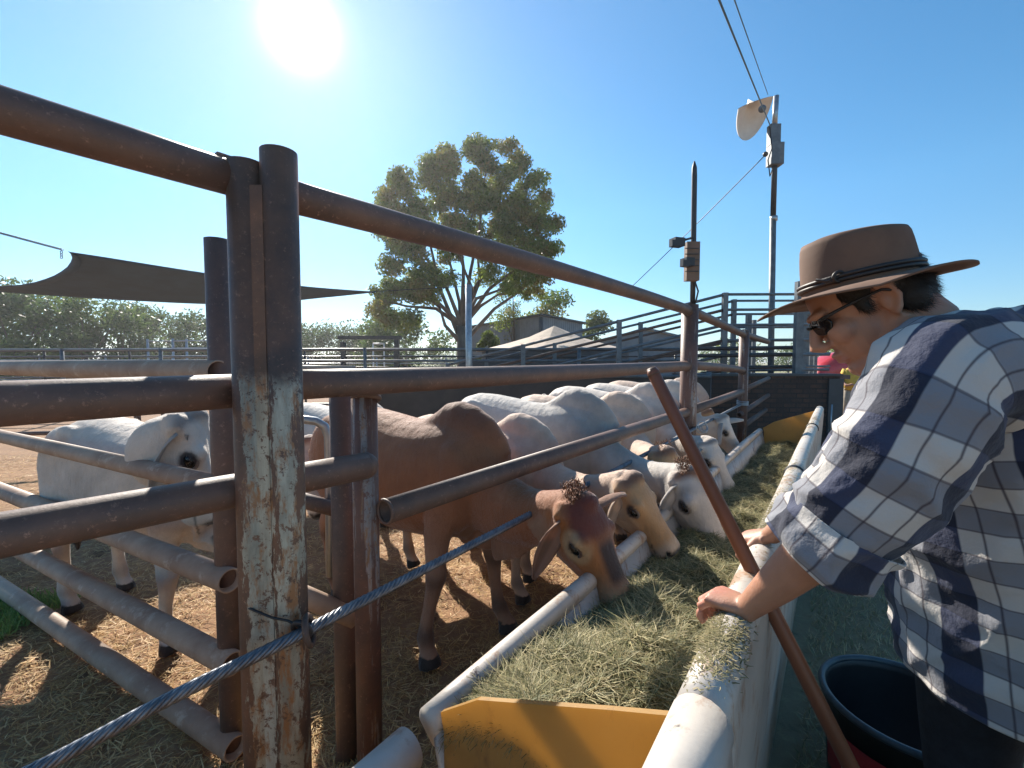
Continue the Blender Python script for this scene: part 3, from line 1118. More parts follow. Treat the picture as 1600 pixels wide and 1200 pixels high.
    for sy in (-1, 1):
        mb.ball(base_c + hf * (.33 * hl) + hs_ * sy * .088 * q + hu * .022 * q, (.034 * q,) * 3, 12, 8)      # brow
        mb.ball(base_c + hf * (.97 * hl) + hs_ * sy * .042 * q + hu * .012 * q, (.026 * q,) * 3, 10, 8)      # nostril wing
        mb.tube([base_c + hs_ * sy * .06 * q - hu * .0, base_c + hf * .03 * q + hs_ * sy * .115 * q - hu * .01], [.04 * q, .022 * q], 10)   # ear root
        mb.tube([base_c + hf * (.36 * hl) + hs_ * sy * .088 * q - hu * .035 * q, base_c + hf * (.6 * hl) + hs_ * sy * .062 * q - hu * .03 * q], [.022 * q, .012 * q], 10)  # cheek ridge
    mb.ball(base_c + hf * .01 + hu * .045 * q, (.055 * q, .055 * q, .04 * q), 12, 8)           # poll
    me = fuse(mb, voxel, 6 if voxel < .014 else 4, 'cow', .5)
    V = verts(me)
    # soft muscle unevenness
    # colour of the coat
    c0 = np.array(base_c)
    rel = V - c0
    f_ = rel @ np.array(hf) / hl
    lat = np.abs(rel @ np.array(hs_)) / q
    upw = rel @ np.array(hu) / q
    in_head = sstep(f_, -.12, .02) * (np.linalg.norm(rel - np.outer(f_ * hl, np.array(hf)), axis=1) < .24)
    nz = wob(V, 7, seedc)
    nz2 = wob(V, 23, seedc + 2)
    z = V[:, 2] / k
    if pal == 'brown':
        col = np.tile(np.array((.33, .125, .050)), (len(V), 1))
        col = lerp(col, (.19, .075, .038), sstep(z + .05 * nz, .98, 1.25) * sstep(V[:, 0], -.5, 0))
        col = lerp(col, (.37, .205, .125), sstep(.85 - z + .06 * nz, 0, .35) * .9)
        col = lerp(col, (.38, .17, .085), sstep(-V[:, 0], .3, .9) * .6)
        hc_ = np.tile(np.array((.37, .145, .045)), (len(V), 1))
        hc_ = lerp(hc_, (.13, .030, .018), sstep(upw + .03 * nz, -.015, .035) * sstep(.50 - f_ + .05 * nz2, 0, .22))
        hc_ = lerp(hc_, (.42, .25, .14), sstep(f_ + .04 * nz, .60, .85))
        hc_ = lerp(hc_, (.40, .26, .18), sstep(-upw, .07, .13) * .8)
        hc_ = lerp(hc_, (.045, .024, .02), sstep(upw, .0, .03) * sstep(f_, .36, .48) * sstep(.88 - f_, 0, .15) * sstep(.06 - lat, 0, .03))
        ring = np.hypot((f_ - .36) * hl / q / 1.25, (upw + .004))
        hc_ = lerp(hc_, (.46, .31, .17), (sstep(.058 - ring, 0, .02) * (lat > .05)) * .9)
        hc_ = lerp(hc_, (.03, .018, .016), sstep(.024 - ring, 0, .008) * (lat > .05))
        col = lerp(col, hc_, in_head)
        col[:, :] = col
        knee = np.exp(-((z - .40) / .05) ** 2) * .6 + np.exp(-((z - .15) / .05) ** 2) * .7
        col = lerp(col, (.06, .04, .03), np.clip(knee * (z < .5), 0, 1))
    else:
        base = {'white': (.62, .53, .45), 'cream': (.60, .42, .31), 'grey': (.50, .45, .40)}[pal]
        col = np.tile(np.array(base), (len(V), 1))
        col = lerp(col, tuple(x * .72 for x in base), sstep(nz, .1, .8) * .6)
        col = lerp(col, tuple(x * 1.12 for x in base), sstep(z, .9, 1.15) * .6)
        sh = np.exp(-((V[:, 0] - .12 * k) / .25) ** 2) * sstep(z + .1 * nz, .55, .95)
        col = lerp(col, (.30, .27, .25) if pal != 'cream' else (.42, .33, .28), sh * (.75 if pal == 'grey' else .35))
        if pal == 'cream':
            hc_ = np.tile(np.array((.52, .29, .13)), (len(V), 1))
            hc_ = lerp(hc_, (.56, .44, .33), sstep(-upw + .02 * nz, -.0, .08) * sstep(.62 - f_, 0, .1))
            hc_ = lerp(hc_, (.20, .10, .06), sstep(upw, -.01, .04) * sstep(.16 - f_ + .02 * nz2, 0, .12))
            hc_ = lerp(hc_, (.58, .44, .32), sstep(f_, .8, .95))
        elif pal == 'grey':
            hc_ = np.tile(np.array((.55, .48, .42)), (len(V), 1))
            hc_ = lerp(hc_, (.27, .25, .24), sstep(nz2 + .5, .2, 1.2) * sstep(.45 - f_, 0, .25) * .7)
            hc_ = lerp(hc_, (.26, .12, .065), sstep(upw, -.01, .03) * sstep(.12 - f_ + .03 * nz2, 0, .1))
            hc_ = lerp(hc_, (.62, .53, .46), sstep(f_, .55, .8))
        else:
            hc_ = np.tile(np.array((.66, .57, .48)), (len(V), 1))
            hc_ = lerp(hc_, (.16, .13, .12), sstep(upw, -.04, .02) * sstep(.1 - f_ + .03 * nz2, 0, .1) * .8)
        ring = np.hypot((f_ - .36) * hl / q / 1.25, (upw + .004))
        hc_ = lerp(hc_, (.05, .04, .04), sstep(.032 - ring, 0, .010) * (lat > .05))
        col = lerp(col, hc_, in_head)
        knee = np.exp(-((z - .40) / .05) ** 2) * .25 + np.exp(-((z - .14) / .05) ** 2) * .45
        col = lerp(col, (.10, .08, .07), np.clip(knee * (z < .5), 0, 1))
    ih = in_head > .5
    nose = sstep(f_, .965, 1.01) * sstep(upw, -.045, -.02) * ih
    col = lerp(col, (.02, .016, .016), nose)
    nost = np.hypot((f_ - .985) * hl / q, (upw - .01)) < .013
    col[nost & ih & (lat > .02)] = (.008, .006, .006)
    mouth = (np.abs(upw + .052 + .05 * (f_ - 1)) < .004) & (f_ > .78) & ih
    col[mouth] *= .35
    col[(z < .065)] = (.028, .022, .02)
    col[(V[:, 0] < -1.18 * k) & (z < .52)] = (.05, .035, .03)
    col *= (1 + .06 * nz2)[:, None]
    set_col(me, np.clip(col, .004, .9))
    me.materials.append(M['hide'])
    ob = bpy.data.objects.new('cow', me)
    C.objects.link(ob)
    ob.location = (pos[0], pos[1], 0)
    ob.rotation_euler = (0, 0, th)
    tag(ob, label, 'cow', group)
    if detail:
        r3 = np.random.default_rng(int(seedc * 7))
        nrm3 = np.empty(len(V) * 3, np.float32)
        me.vertices.foreach_get('normal', nrm3)
        nrm3 = nrm3.reshape(-1, 3)
        nh = 70000 if pal == 'brown' else 45000
        pk_ = r3.integers(0, len(V), nh)
        pk_ = pk_[(V[pk_, 2] > .12) & (nose[pk_] < .2)]
        nh = len(pk_)
        nn3 = nrm3[pk_]
        base3 = np.where((in_head[pk_] > .5)[:, None], np.array(hf)[None, :], np.array([-.75, 0, -.65])[None, :])
        dn = base3 + r3.normal(size=(nh, 3)) * .30
        dn -= nn3 * (dn * nn3).sum(1)[:, None] * .9
        dn /= np.linalg.norm(dn, axis=1)[:, None] + 1e-6
        sd = np.cross(dn, nn3)
        ll = r3.uniform(.006, .013, nh)[:, None] * np.where(in_head[pk_] > .5, .6, 1.0)[:, None]
        p0 = V[pk_] + r3.normal(size=(nh, 3)) * .004
        p0 -= nn3 * ((p0 - V[pk_]) * nn3).sum(1)[:, None]
        Vh = np.stack([p0 - sd * .0006, p0 + sd * .0006, p0 + dn * ll + nn3 * ll * .38], 1).reshape(-1, 3)
        ch = np.clip(col[pk_] * r3.uniform(.8, 1.25, nh)[:, None], .004, .9)
        fur = np_mesh('coat_hair', Vh, np.arange(nh * 3).reshape(-1, 3), 'ear', np.repeat(ch, 3, 0))
        fur.parent = ob
        tag(fur, kind='stuff')
    bv = BVHTree.FromPolygons([tuple(v) for v in V], [tuple(p.vertices) for p in me.polygons])
    mat4 = Matrix.Translation(o3) @ Matrix.Rotation(th, 4, 'Z')

    def W(p):
        return mat4 @ p
    for sy in (-1, 1):
        # eye
        o_ = base_c + hf * (.36 * hl) + hu * (-.002) + hs_ * sy * .3
        hit = bv.ray_cast(o_, -hs_ * sy)
        if hit[0] is not None:
            ec = hit[0] - hs_ * sy * .010 * q
            Rm = Matrix((hf, hu, hs_)).transposed()
            MB().ball(W(ec), (.026 * q, .017 * q, .017 * q), 14, 10, Matrix.Rotation(th, 3, 'Z') @ Rm).build('eye', 'eye', ob)
            if detail:
                pts = []
                for i in range(15):
                    a = math.pi * (-.08 + 1.16 * i / 14)
                    pts.append(W(ec + hf * .031 * q * math.cos(a) + hu * (.019 * q * math.sin(a) + .003) + hs_ * sy * (.013 * q - .012 * q * abs(math.cos(a)))))
                lid = MB().tube(pts, .0055 * q, 8).build('eyelid', 'hide', ob)
                set_col(lid.data, (.09, .05, .035) if pal == 'brown' else (.22, .17, .14))
    # ears
    for i, sy in enumerate((1, -1)):
        if not ears[i]:
            continue
        root = base_c + hf * .03 * q + hs_ * sy * .10 * q - hu * .005
        dr = Vector(ear_dir[i]) if ear_dir else (hs_ * sy * .55 + Vector((0, 0, -.8)) - hf * .12)
        dr.normalize()
        face = (hf * .8 + hs_ * sy * .5)
        face = (face - dr * face.dot(dr)).normalized()
        wd = dr.cross(face).normalized()
        EL = .215 * q
        prof = [(0, .018), (.1, .028), (.25, .039), (.45, .043), (.65, .036), (.82, .024), (.94, .011), (1.0, .003)]
        rs_ = []
        for t, hw in prof:
            hw *= q
            cpt = root + dr * EL * t + Vector((0, 0, -.02 * t * t)) - face * .012 * math.sin(t * 3)
            fr, bk = [], []
            for j in range(9):
                x = -1 + 2 * j / 8
                cup = .028 * q * (x * x) * (1 - .5 * t)
                fr.append(cpt + wd * x * hw + face * (cup + .002))
                bk.append(cpt + wd * x * hw + face * (cup - .005 * q))
            rs_.append([W(p) for p in fr + bk[::-1]])
        e = MB().rings(rs_, True)
        eo = e.build('ear', 'ear', ob)
        ecol = {'brown': (.36, .21, .145), 'cream': (.50, .38, .29), 'grey': (.46, .42, .39), 'white': (.56, .52, .48)}[pal]
        cc = np.tile(np.array(ecol), (len(eo.data.vertices), 1))
        nn = len(rs_[0])
        for a_ in range(len(rs_)):
            cc[a_ * nn:(a_ + 1) * nn] *= (1 + .25 * (a_ / len(rs_) - .3))
            cc[a_ * nn + 3:a_ * nn + 6] *= .72
        set_col(eo.data, cc)
    if tuft:
        mbt = MB()
        r2 = random.Random(int(seedc * 10) + 4)
        for _ in range(420 if detail else 120):
            a0 = base_c + hu * (.055 + r2.uniform(-.02, .01)) * q + hs_ * r2.uniform(-.06, .06) * q + hf * r2.uniform(-.045, .03) * q - hf * .01
            if detail:
                a0 += hs_ * .03 * q - hf * .02
            dd = hu * r2.uniform(.1, 1) + hs_ * r2.uniform(-.6, .9) - hf * r2.uniform(.2, 1.2)
            dd.normalize()
            l_ = r2.uniform(.012, .032)
            mid_ = a0 + dd * l_ * .6
            end_ = a0 + dd * l_ + Vector((0, 0, -l_ * .5))
            mbt.tube([W(a0), W(mid_), W(end_)], [.0016, .0014, .0005], 3)
        mbt.build('poll_hair', 'tuft', ob)
    return ob


GRP = 'brahman cattle feeding along the trough'
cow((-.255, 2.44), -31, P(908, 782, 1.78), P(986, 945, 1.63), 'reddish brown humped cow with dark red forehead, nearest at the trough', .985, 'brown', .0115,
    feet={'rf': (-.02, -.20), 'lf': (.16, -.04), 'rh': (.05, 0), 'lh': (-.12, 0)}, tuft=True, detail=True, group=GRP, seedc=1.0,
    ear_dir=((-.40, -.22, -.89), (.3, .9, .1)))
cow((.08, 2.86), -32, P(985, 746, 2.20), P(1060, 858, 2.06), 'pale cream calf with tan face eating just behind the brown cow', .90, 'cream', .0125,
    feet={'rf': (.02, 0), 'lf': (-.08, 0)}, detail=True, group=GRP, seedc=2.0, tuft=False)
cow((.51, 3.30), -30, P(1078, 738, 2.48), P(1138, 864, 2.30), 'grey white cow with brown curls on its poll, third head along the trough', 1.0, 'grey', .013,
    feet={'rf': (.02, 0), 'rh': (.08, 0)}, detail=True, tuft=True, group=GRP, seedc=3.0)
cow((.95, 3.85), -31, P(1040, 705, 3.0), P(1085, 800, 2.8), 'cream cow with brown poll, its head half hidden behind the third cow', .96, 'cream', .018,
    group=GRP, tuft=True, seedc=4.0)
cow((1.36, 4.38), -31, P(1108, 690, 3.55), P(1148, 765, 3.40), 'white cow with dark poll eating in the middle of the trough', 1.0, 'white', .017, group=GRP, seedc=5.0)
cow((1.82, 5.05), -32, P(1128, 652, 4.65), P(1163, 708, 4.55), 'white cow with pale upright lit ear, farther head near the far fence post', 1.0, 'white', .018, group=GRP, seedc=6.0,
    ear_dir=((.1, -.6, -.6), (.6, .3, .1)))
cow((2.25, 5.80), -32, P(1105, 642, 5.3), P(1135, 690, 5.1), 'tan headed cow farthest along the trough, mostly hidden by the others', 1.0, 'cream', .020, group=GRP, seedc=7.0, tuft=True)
cow((-1.72, 2.42), -20, P(292, 650, 2.06), P(350, 800, 2.14), 'white calf standing alone behind the slanting pipes at the left', .95, 'white', .013,
    feet={'rf': (-.02, -.05), 'lf': (.12, .0), 'rh': (.0, 0)}, detail=True, group='loose cattle in the pen', seedc=8.0,
    ear_dir=((-.30, -.25, -.92), (.6, .3, -.6)))
cow((-1.25, 3.9), -25, P(482, 690, 3.2), P(510, 800, 3.0), 'grey calf glimpsed behind the galvanised gate between posts', .9, 'grey', .02, group='loose cattle in the pen', seedc=9.0)


# ------------------------------------------------------------------ person leaning on the trough
def cloth_tube(name, rings_, uvscale, parent, wr=.006, seed=0.0, n=64, sub=5, v0=0.0, mat='plaid', u0=0.0, open_end=True):
    """rings_: (centre, side vec, up vec, a, b); lofted smoothly, with folds; UV in metres"""
    K = len(rings_)
    cs = np.array([tuple(r[0]) for r in rings_])
    sv = np.array([tuple(Vector(r[1]).normalized()) for r in rings_])
    uvv = np.array([tuple(Vector(r[2]).normalized()) for r in rings_])
    ab = np.array([(r[3], r[4]) for r in rings_])
    t = np.linspace(0, K - 1, (K - 1) * sub + 1)

    def cr(A):
        out = []
        for x in t:
            i = min(int(x), K - 2)
            f = x - i
            p0, p1, p2, p3 = A[max(i - 1, 0)], A[i], A[i + 1], A[min(i + 2, K - 1)]
            out.append(.5 * (2 * p1 + (p2 - p0) * f + (2 * p0 - 5 * p1 + 4 * p2 - p3) * f * f + (3 * p1 - p0 - 3 * p2 + p3) * f ** 3))
        return np.array(out)
    cs, sv, uvv, ab = cr(cs), cr(sv), cr(uvv), cr(ab)
    dist = np.concatenate([[0], np.cumsum(np.linalg.norm(np.diff(cs, axis=0), axis=1))])
    ang = np.linspace(0, 2 * np.pi, n + 1)
    V, UV = [], []
    rad = float(np.mean(ab)) * 2 * np.pi
    for i in range(len(t)):
        ring = cs[i] + np.outer(np.cos(ang) * ab[i, 0], sv[i]) + np.outer(np.sin(ang) * ab[i, 1], uvv[i])
        V.append(ring)
        UV.append(np.stack([u0 + ang / (2 * np.pi) * rad, np.full(n + 1, v0 + dist[i])], -1))
    V = np.array(V)
    UV = np.array(UV)
    cen = cs[:, None, :]
    nd = V - cen
    nd /= np.linalg.norm(nd, axis=2, keepdims=True)
    fl = V.reshape(-1, 3)
    ph = ang[None, :] * np.ones((len(t), 1))
    dd = dist[:, None] * np.ones((1, n + 1))
    w1 = np.sin(dd * 48 + 3 * np.sin(ph + seed) + seed) * .5 + np.sin(dd * 95 + 4 * np.sin(ph * 2 + seed * 2)) * .3
    w2 = wob(fl, 26, seed).reshape(w1.shape) * .8 + wob(fl, 55, seed + 2).reshape(w1.shape) * .4
    # close the loop seam of the fold pattern
    rg1 = 1 - 2 * np.abs(wob(fl * np.array([1, 1, .8]), 17, seed + 5)).reshape(w1.shape)
    rg2 = 1 - 2 * np.abs(wob(fl, 38, seed + 8)).reshape(w1.shape)
    disp = wr * (w1 * .5 + w2 * .6 + rg1 ** 3 * 1.1 + rg2 * .35)
    V = V + nd * disp[:, :, None]
    m_, n1 = V.shape[:2]
    idx = np.arange(m_ * n1).reshape(m_, n1)
    F = np.stack([idx[:-1, :-1], idx[:-1, 1:], idx[1:, 1:], idx[1:, :-1]], -1).reshape(-1, 4)
    o = np_mesh(name, V.reshape(-1, 3), F, mat, smooth=True, parent=parent)
    uvl = o.data.uv_layers.new(name='UVMap')
    uvl.data.foreach_set('uv', UV.reshape(-1, 2)[F.ravel()].astype(np.float32).ravel())
    md = o.modifiers.new('solid', 'SOLIDIFY')
    md.thickness = .003
    md.offset = -1
    return o


def build_person():
    pe = tag(empty('person', (1.05, .9, 0)), 'person in wide brown hat, sunglasses and plaid shirt leaning on the trough with both hands', 'person')
    mb = MB()
    # --- skin: head, neck, chest core, arms, hands, all one surface
    hc = P(1352, 470, .885)                            # middle of the skull
    pit = math.radians(33)
    yaw = math.radians(28)
    fwd = Vector((-math.cos(pit) * math.cos(yaw), math.cos(pit) * math.sin(yaw), -math.sin(pit))).normalized()   # where the face points
    side = fwd.cross(Vector((0, 0, 1))).normalized()   # to the person's right (away from camera)
    up = side.cross(fwd).normalized()

    def H(f, s, u):
        return hc + fwd * f + side * s + up * u
    RH = Matrix((fwd, side, up)).transposed()
    mb.ball(H(-.012, 0, .03), (.098, .077, .092), 24, 16, RH)                    # cranium
    mb.ball(H(.030, 0, -.045), (.062, .060, .075), 20, 12, RH)                   # face block
    mb.tube([H(-.02, .045, -.045), H(.035, .035, -.098), H(.072, .012, -.112), H(.072, -.012, -.112), H(.035, -.035, -.098), H(-.02, -.045, -.045)], [.026, .022, .020, .020, .022, .026], 12)   # jaw
    mb.ball(H(.074, 0, -.105), (.020, .022, .018), 12, 8, RH)                    # chin
    mb.tube([H(.085, 0, .012), H(.102, 0, -.012), H(.116, 0, -.036), H(.100, 0, -.046)], [(.010, .01, .01), (.012, .012, .012), (.0155, .014, .012), .010], 12)   # nose
    for s in (-1, 1):
        mb.ball(H(.100, s * .013, -.041), (.012, .009, .009), 10, 8, RH)
        mb.ball(H(.062, s * .040, -.028), (.030, .022, .026), 12, 8, RH)         # cheek
        mb.ball(H(.080, s * .030, .020), (.018, .026, .010), 12, 8, RH)          # brow
        # ear
        ec = H(-.012, s * .078, -.018)
        mb.tube([ec + up * .030 + fwd * .008, ec + up * .026 - fwd * .012, ec - fwd * .016, ec - up * .018 - fwd * .006, ec - up * .028 + fwd * .004], [.0065, .007, .007, .007, .006], 10)
        mb.ball(ec + fwd * .002 - side * s * .006, (.012, .007, .022), 10, 8, RH)
    mb.ball(H(.090, 0, -.066), (.014, .024, .007), 12, 8, RH)                    # upper lip
    mb.ball(H(.087, 0, -.079), (.013, .021, .0075), 12, 8, RH)                   # lower lip
    neck0 = Vector((.835, .885, 1.50))
    mb.tube([H(-.035, 0, -.03), H(-.045, 0, -.09), (H(-.05, 0, -.12) + neck0) / 2, neck0], [.055, .056, .060, .075], 20)
    core = [(1.05, .87, .92), (1.01, .87, 1.1), (.93, .87, 1.3), (.885, .875, 1.44), (.86, .88, 1.50)]
    mb.tube(core, [(.15, .10, .10), (.14, .10, .10), (.16, .10, .10), (.17, .08, .08), (.12, .06, .06)], 20, upref=(1, 0, 0))
    shL, shR = Vector((.80, .725, 1.475)), Vector((.90, 1.03, 1.46))
    elL, elR = P(1322, 822, .735), P(1282, 792, 1.12)
    wrL, wrR = P(1168, 952, .885), P(1203, 838, 1.235)
    for sh, el, wr_ in ((shL, elL, wrL), (shR, elR, wrR)):
        cx = (Vector((.87, .88, 1.46)) + sh) / 2
        mid_ = el.lerp(wr_, .32)
        mb.tube([cx, sh, sh.lerp(el, .5), el, mid_, el.lerp(wr_, .65), wr_], [.06, .055, .048, .044, (.044, .046, .042), (.034, .036, .034), (.027, .024, .022)], 18)
    # hands gripping the rim

    def hand(wr_, kn, seed, thumb_side):
        a = (kn - wr_).normalized()
        along = RD * 1.0
        across = (along - a * along.dot(a)).normalized()
        nrm_ = a.cross(across)
        if nrm_.z < 0:
            nrm_ = -nrm_
        mb.tube([wr_ - a * .015, wr_, wr_.lerp(kn, .45), kn - a * .004], [(.026, .021, .019), (.028, .021, .018), (.040, .018, .016), (.043, .014, .014)], 18, upref=tuple(nrm_))
        for i, (o_, ln, lift) in enumerate(((-.029, .80, -.006), (-.010, .97, .001), (.0095, 1.0, .003), (.028, .90, -.003))):
            k0 = kn + across * o_ + nrm_ * lift - a * (.004 + .004 * abs(i - 1.3))
            b0 = wr_.lerp(kn, .55) + across * o_ * .75 + nrm_ * (lift - .001)
            k1 = k0 + (a * .72 - nrm_ * .75).normalized() * .034 * ln
            k2 = k1 + (a * .05 - Vector((0, 0, 1)) * 1.0 + across * .02 * i).normalized() * .027 * ln
            k3 = k2 + (-a * .75 - Vector((0, 0, 1)) * .65).normalized() * .020 * ln
            mb.tube([b0, k0, k0.lerp(k1, .5), k1, k1.lerp(k2, .5), k2, k3], [.0090, .0108, .0088, .0096, .0080, .0085, .0068], 12)
        t0 = wr_ + a * .022 + across * thumb_side * .024 - nrm_ * .004
        t1 = t0 + (a * .55 + across * thumb_side * .75 - nrm_ * .35).normalized() * .034
        t2 = t1 + (a * .95 + across * thumb_side * .05 - nrm_ * .45).normalized() * .030
        t3 = t2 + (a * .7 - across * thumb_side * .2 - nrm_ * .7).normalized() * .020
        mb.tube([t0 - a * .02, t0, t1, t1.lerp(t2, .5), t2, t3], [.014, .0155, .0118, .0100, .0108, .0075], 12)
    hand(wrL, P(1113, 926, .945), 1, 1)
    hand(wrR, P(1162, 838, 1.31), 2, -1)
    me = fuse(mb, .0038, 2, 'body', .5)
    V = verts(me)
    nz = wob(V, 30, 1.0)
    nz2 = wob(V, 90, 3.0)
    col = np.tile(np.array((.43, .215, .135)), (len(V), 1))
    col = lerp(col, (.48, .19, .125), sstep(nz, 0, 1) * .5)
    for kk in (P(1108, 928, .955), P(1162, 838, 1.31)):                           # redder knuckles
        dk = np.linalg.norm(V - np.array(kk), axis=1)
        col = lerp(col, (.55, .21, .15), sstep(.07 - dk, 0, .04) * .6)
    lipd = np.linalg.norm((V - np.array(H(.088, 0, -.073))) / np.array([1, 1, 1]), axis=1)
    col = lerp(col, (.40, .13, .11), sstep(.026 - lipd, 0, .012) * .6)
    col *= (1 + .05 * nz2)[:, None]
    set_col(me, col)
    me.materials.append(M['skin'])
    bo = bpy.data.objects.new('body', me)
    C.objects.link(bo)
    bo.parent = pe
    bo.matrix_parent_inverse = parent_matrix(pe).inverted()
    # hair: short dark cap under the hat, over the temples and nape
    mh = MB()
    mh.ball(H(-.020, 0, .030), (.088, .078, .072), 24, 14, RH)
    mh.ball(H(-.058, 0, -.008), (.048, .062, .056), 18, 12, RH)
    for s in (-1, 1):
        mh.ball(H(.010, s * .064, .030), (.036, .016, .030), 12, 10, RH)
        mh.ball(H(.020, s * .066, .004), (.012, .010, .022), 10, 8, RH)
        mh.ball(H(-.048, s * .052, -.016), (.032, .020, .044), 12, 10, RH)
    hm = fuse(mh, .005, 3, 'hair')
    hv = verts(hm)
    ho = bpy.data.objects.new('hair', hm)
    hm.materials.append(M['hair'])
    C.objects.link(ho)
    ho.parent = pe
    ho.matrix_parent_inverse = parent_matrix(pe).inverted()
    r3 = np.random.default_rng(5)
    nv_ = len(hv)
    nn_ = np.empty(nv_ * 3, np.float32)
    hm.vertices.foreach_get('normal', nn_)
    nn_ = nn_.reshape(-1, 3)
    low_ = np.nonzero((hv - np.array(hc)) @ np.array(up) < .035)[0]
    pick = low_[r3.integers(0, len(low_), 5200)]
    p0 = hv[pick]
    dn = np.array(-up * .8 - fwd * .35)[None, :] + r3.normal(size=(5200, 3)) * .28
    dn -= nn_[pick] * (dn * nn_[pick]).sum(1)[:, None] * .85
    dn /= np.linalg.norm(dn, axis=1)[:, None]
    sd = np.cross(dn, nn_[pick])
    ll = r3.uniform(.012, .026, 5200)[:, None]
    Vh = np.stack([p0 - sd * .0007, p0 + sd * .0007, p0 + dn * ll + nn_[pick] * ll * .22], 1).reshape(-1, 3)
    tag(np_mesh('hair_strands', Vh, np.arange(5200 * 3).reshape(-1, 3), 'hair', parent=pe), kind='stuff')
    # sunglasses
    gl = empty('sunglasses', H(.09, 0, 0))
    gl.parent = pe
    gl.matrix_parent_inverse = parent_matrix(pe).inverted()
    for s in (-1, 1):
        mg = MB()
        rs = []
        for rr, dz in ((.019, .002), (.021, 0), (.0205, -.003)):
            rs.append([H(.099 + dz - .010 * abs(math.cos(a)) * 0, s * .033, 0) + side * (rr * 1.25 * math.cos(a)) + up * (rr * .88 * math.sin(a) - .002) - fwd * (.010 * (math.cos(a) * s + 1) ** 1.5 * .8) for a in np.linspace(0, 2 * math.pi, 20, endpoint=False)])
        mg.rings(rs, True)
        mg.build('lens', 'lens', gl)
        MB().tube([H(.088, s * .064, .010), H(.06, s * .074, .010), H(.02, s * .080, .008), H(-.012, s * .082, .004), H(-.03, s * .080, -.010)], [.0035, .003, .0025, .0025, .003], 8).build('arm', 'black', gl)
    MB().tube([H(.103, -.010, .004), H(.106, 0, .007), H(.103, .010, .004)], .003, 8).build('bridge', 'black', gl)
    # --- hat
    hat = empty('hat', H(-.01, 0, .06))
    hat.parent = pe
    hat.matrix_parent_inverse = parent_matrix(pe).inverted()
    ax = Vector((-math.cos(yaw), math.sin(yaw), -.19)).normalized()
    hsd = Vector((math.sin(yaw), math.cos(yaw), 0))
    hup = hsd.cross(ax).normalized()
    if hup.z < 0:
        hup = -hup
    hc2 = P(1343, 446, .885)
    n = 72
    rs = []
    # crown from centre of the top down to the band, then out along the brim
    rows = []
    for tt, zz in ((.02, .098), (.25, .100), (.5, .108), (.75, .118), (.88, .121), (.96, .117), (1.0, .106), (1.03, .085), (1.055, .06), (1.075, .035), (1.09, .014), (1.10, .0)):
        rows.append(('c', tt, zz))
    for tt in (.0, .12, .3, .5, .7, .86, .96, 1.0):
        rows.append(('b', tt, 0))
    for kind, tt, zz in rows:
        ring = []
        zz *= .80
        for k in range(n):
            a = 2 * math.pi * k / n
            ca, sa = math.cos(a), math.sin(a)
            if kind == 'c':
                fx = .088 * tt
                fy = .075 * tt
                top = min(1, max(0, (zz - .04) / .08))
                pinch = 1 - .30 * top * math.exp(-((a if a < math.pi else a - 2 * math.pi) / .75) ** 2)   # front pinch
                x, y, z = fx * ca, fy * sa * pinch, zz
                z += top * (.010 * ca - .0) - top * .012 * (1 if tt < .5 else 0)
                z -= top * .020 * math.exp(-(y / .022) ** 2) * (tt < .93)
                x += -top * .004
            else:
                # brim outline: longer at front and back, dipping there, curled up at the sides
                bx = .097 + tt * (.086 if ca > 0 else .068)
                by = .0825 + tt * .064
                x, y = bx * ca, by * sa
                z = -.004 - tt * .030 * (ca ** 4) * (1 if ca > 0 else .15) + .004 * tt - .022 * tt * tt * abs(sa) ** 2 * (1 - .8 * abs(ca)) * (1 if tt < 2 else 0)
                z += .0035 * math.sin(3 * a + 1) * tt
            ring.append(hc2 + ax * x + hsd * y + hup * z)
        rs.append(ring)
    # underside and sweatband
    under = []
    for tt in (1.0, .7, .3, 0):
        i = {1.0: -1, .7: -4, .3: -6, 0: -8}[tt]
        under.append([p - hup * .0035 for p in rs[i]])
    inner = [[hc2 + ax * .090 * math.cos(2 * math.pi * k / n) + hsd * .074 * math.sin(2 * math.pi * k / n) + hup * .05 for k in range(n)]]
    mhat = MB().rings(rs + under + inner, True)
    mhat.build('felt_shell', 'felt', hat)
    mb2 = MB()
    bp = [hc2 + ax * (.0990 * math.cos(a)) + hsd * (.0843 * math.sin(a)) + hup * .010 for a in np.linspace(0, 2 * math.pi, 61)]
    for dz_ in (0, .0075):
        mb2.tube([p + hup * dz_ for p in bp], .0042, 8, cap=False)
    kp = hc2 + ax * .043 - hsd * .079 + hup * .016
    mb2.torus(kp, .009, .0035, (0, 1, .2), 14, 6)
    mb2.tube([kp, kp + ax * .02 - hup * .004 - hsd * .003, kp + ax * .035 + hup * .004 - hsd * .002], .003, 6)
    mb2.build('hat_band', 'hat_band', hat)
    # --- shirt
    sh = empty('shirt', (.9, .88, 1.2))
    sh.parent = pe
    sh.matrix_parent_inverse = parent_matrix(pe).inverted()

    def rg(c, a, b, tilt=0.0, ax_=None):
        s_ = Vector((math.cos(tilt), 0, math.sin(tilt)))
        return (Vector(c), s_, Vector((0, 1, 0)), a, b)
    torso = [rg((1.04, .86, .87), .205, .222, .12), rg((1.01, .86, .98), .19, .222, .14), rg((.99, .86, 1.08), .182, .22, .18), rg((.965, .865, 1.18), .180, .22, .22), rg((.935, .87, 1.28), .175, .22, .28),
             rg((.893, .875, 1.37), .165, .218, .34), rg((.878, .878, 1.44), .142, .205, .40), rg((.865, .88, 1.495), .110, .180, .46), rg((.845, .882, 1.535), .078, .130, .55), rg((.825, .884, 1.555), .062, .085, .62)]
    cloth_tube('shirt_body', torso, 1, sh, .0075, 1.0, n=180, sub=14, v0=.01, u0=.02)

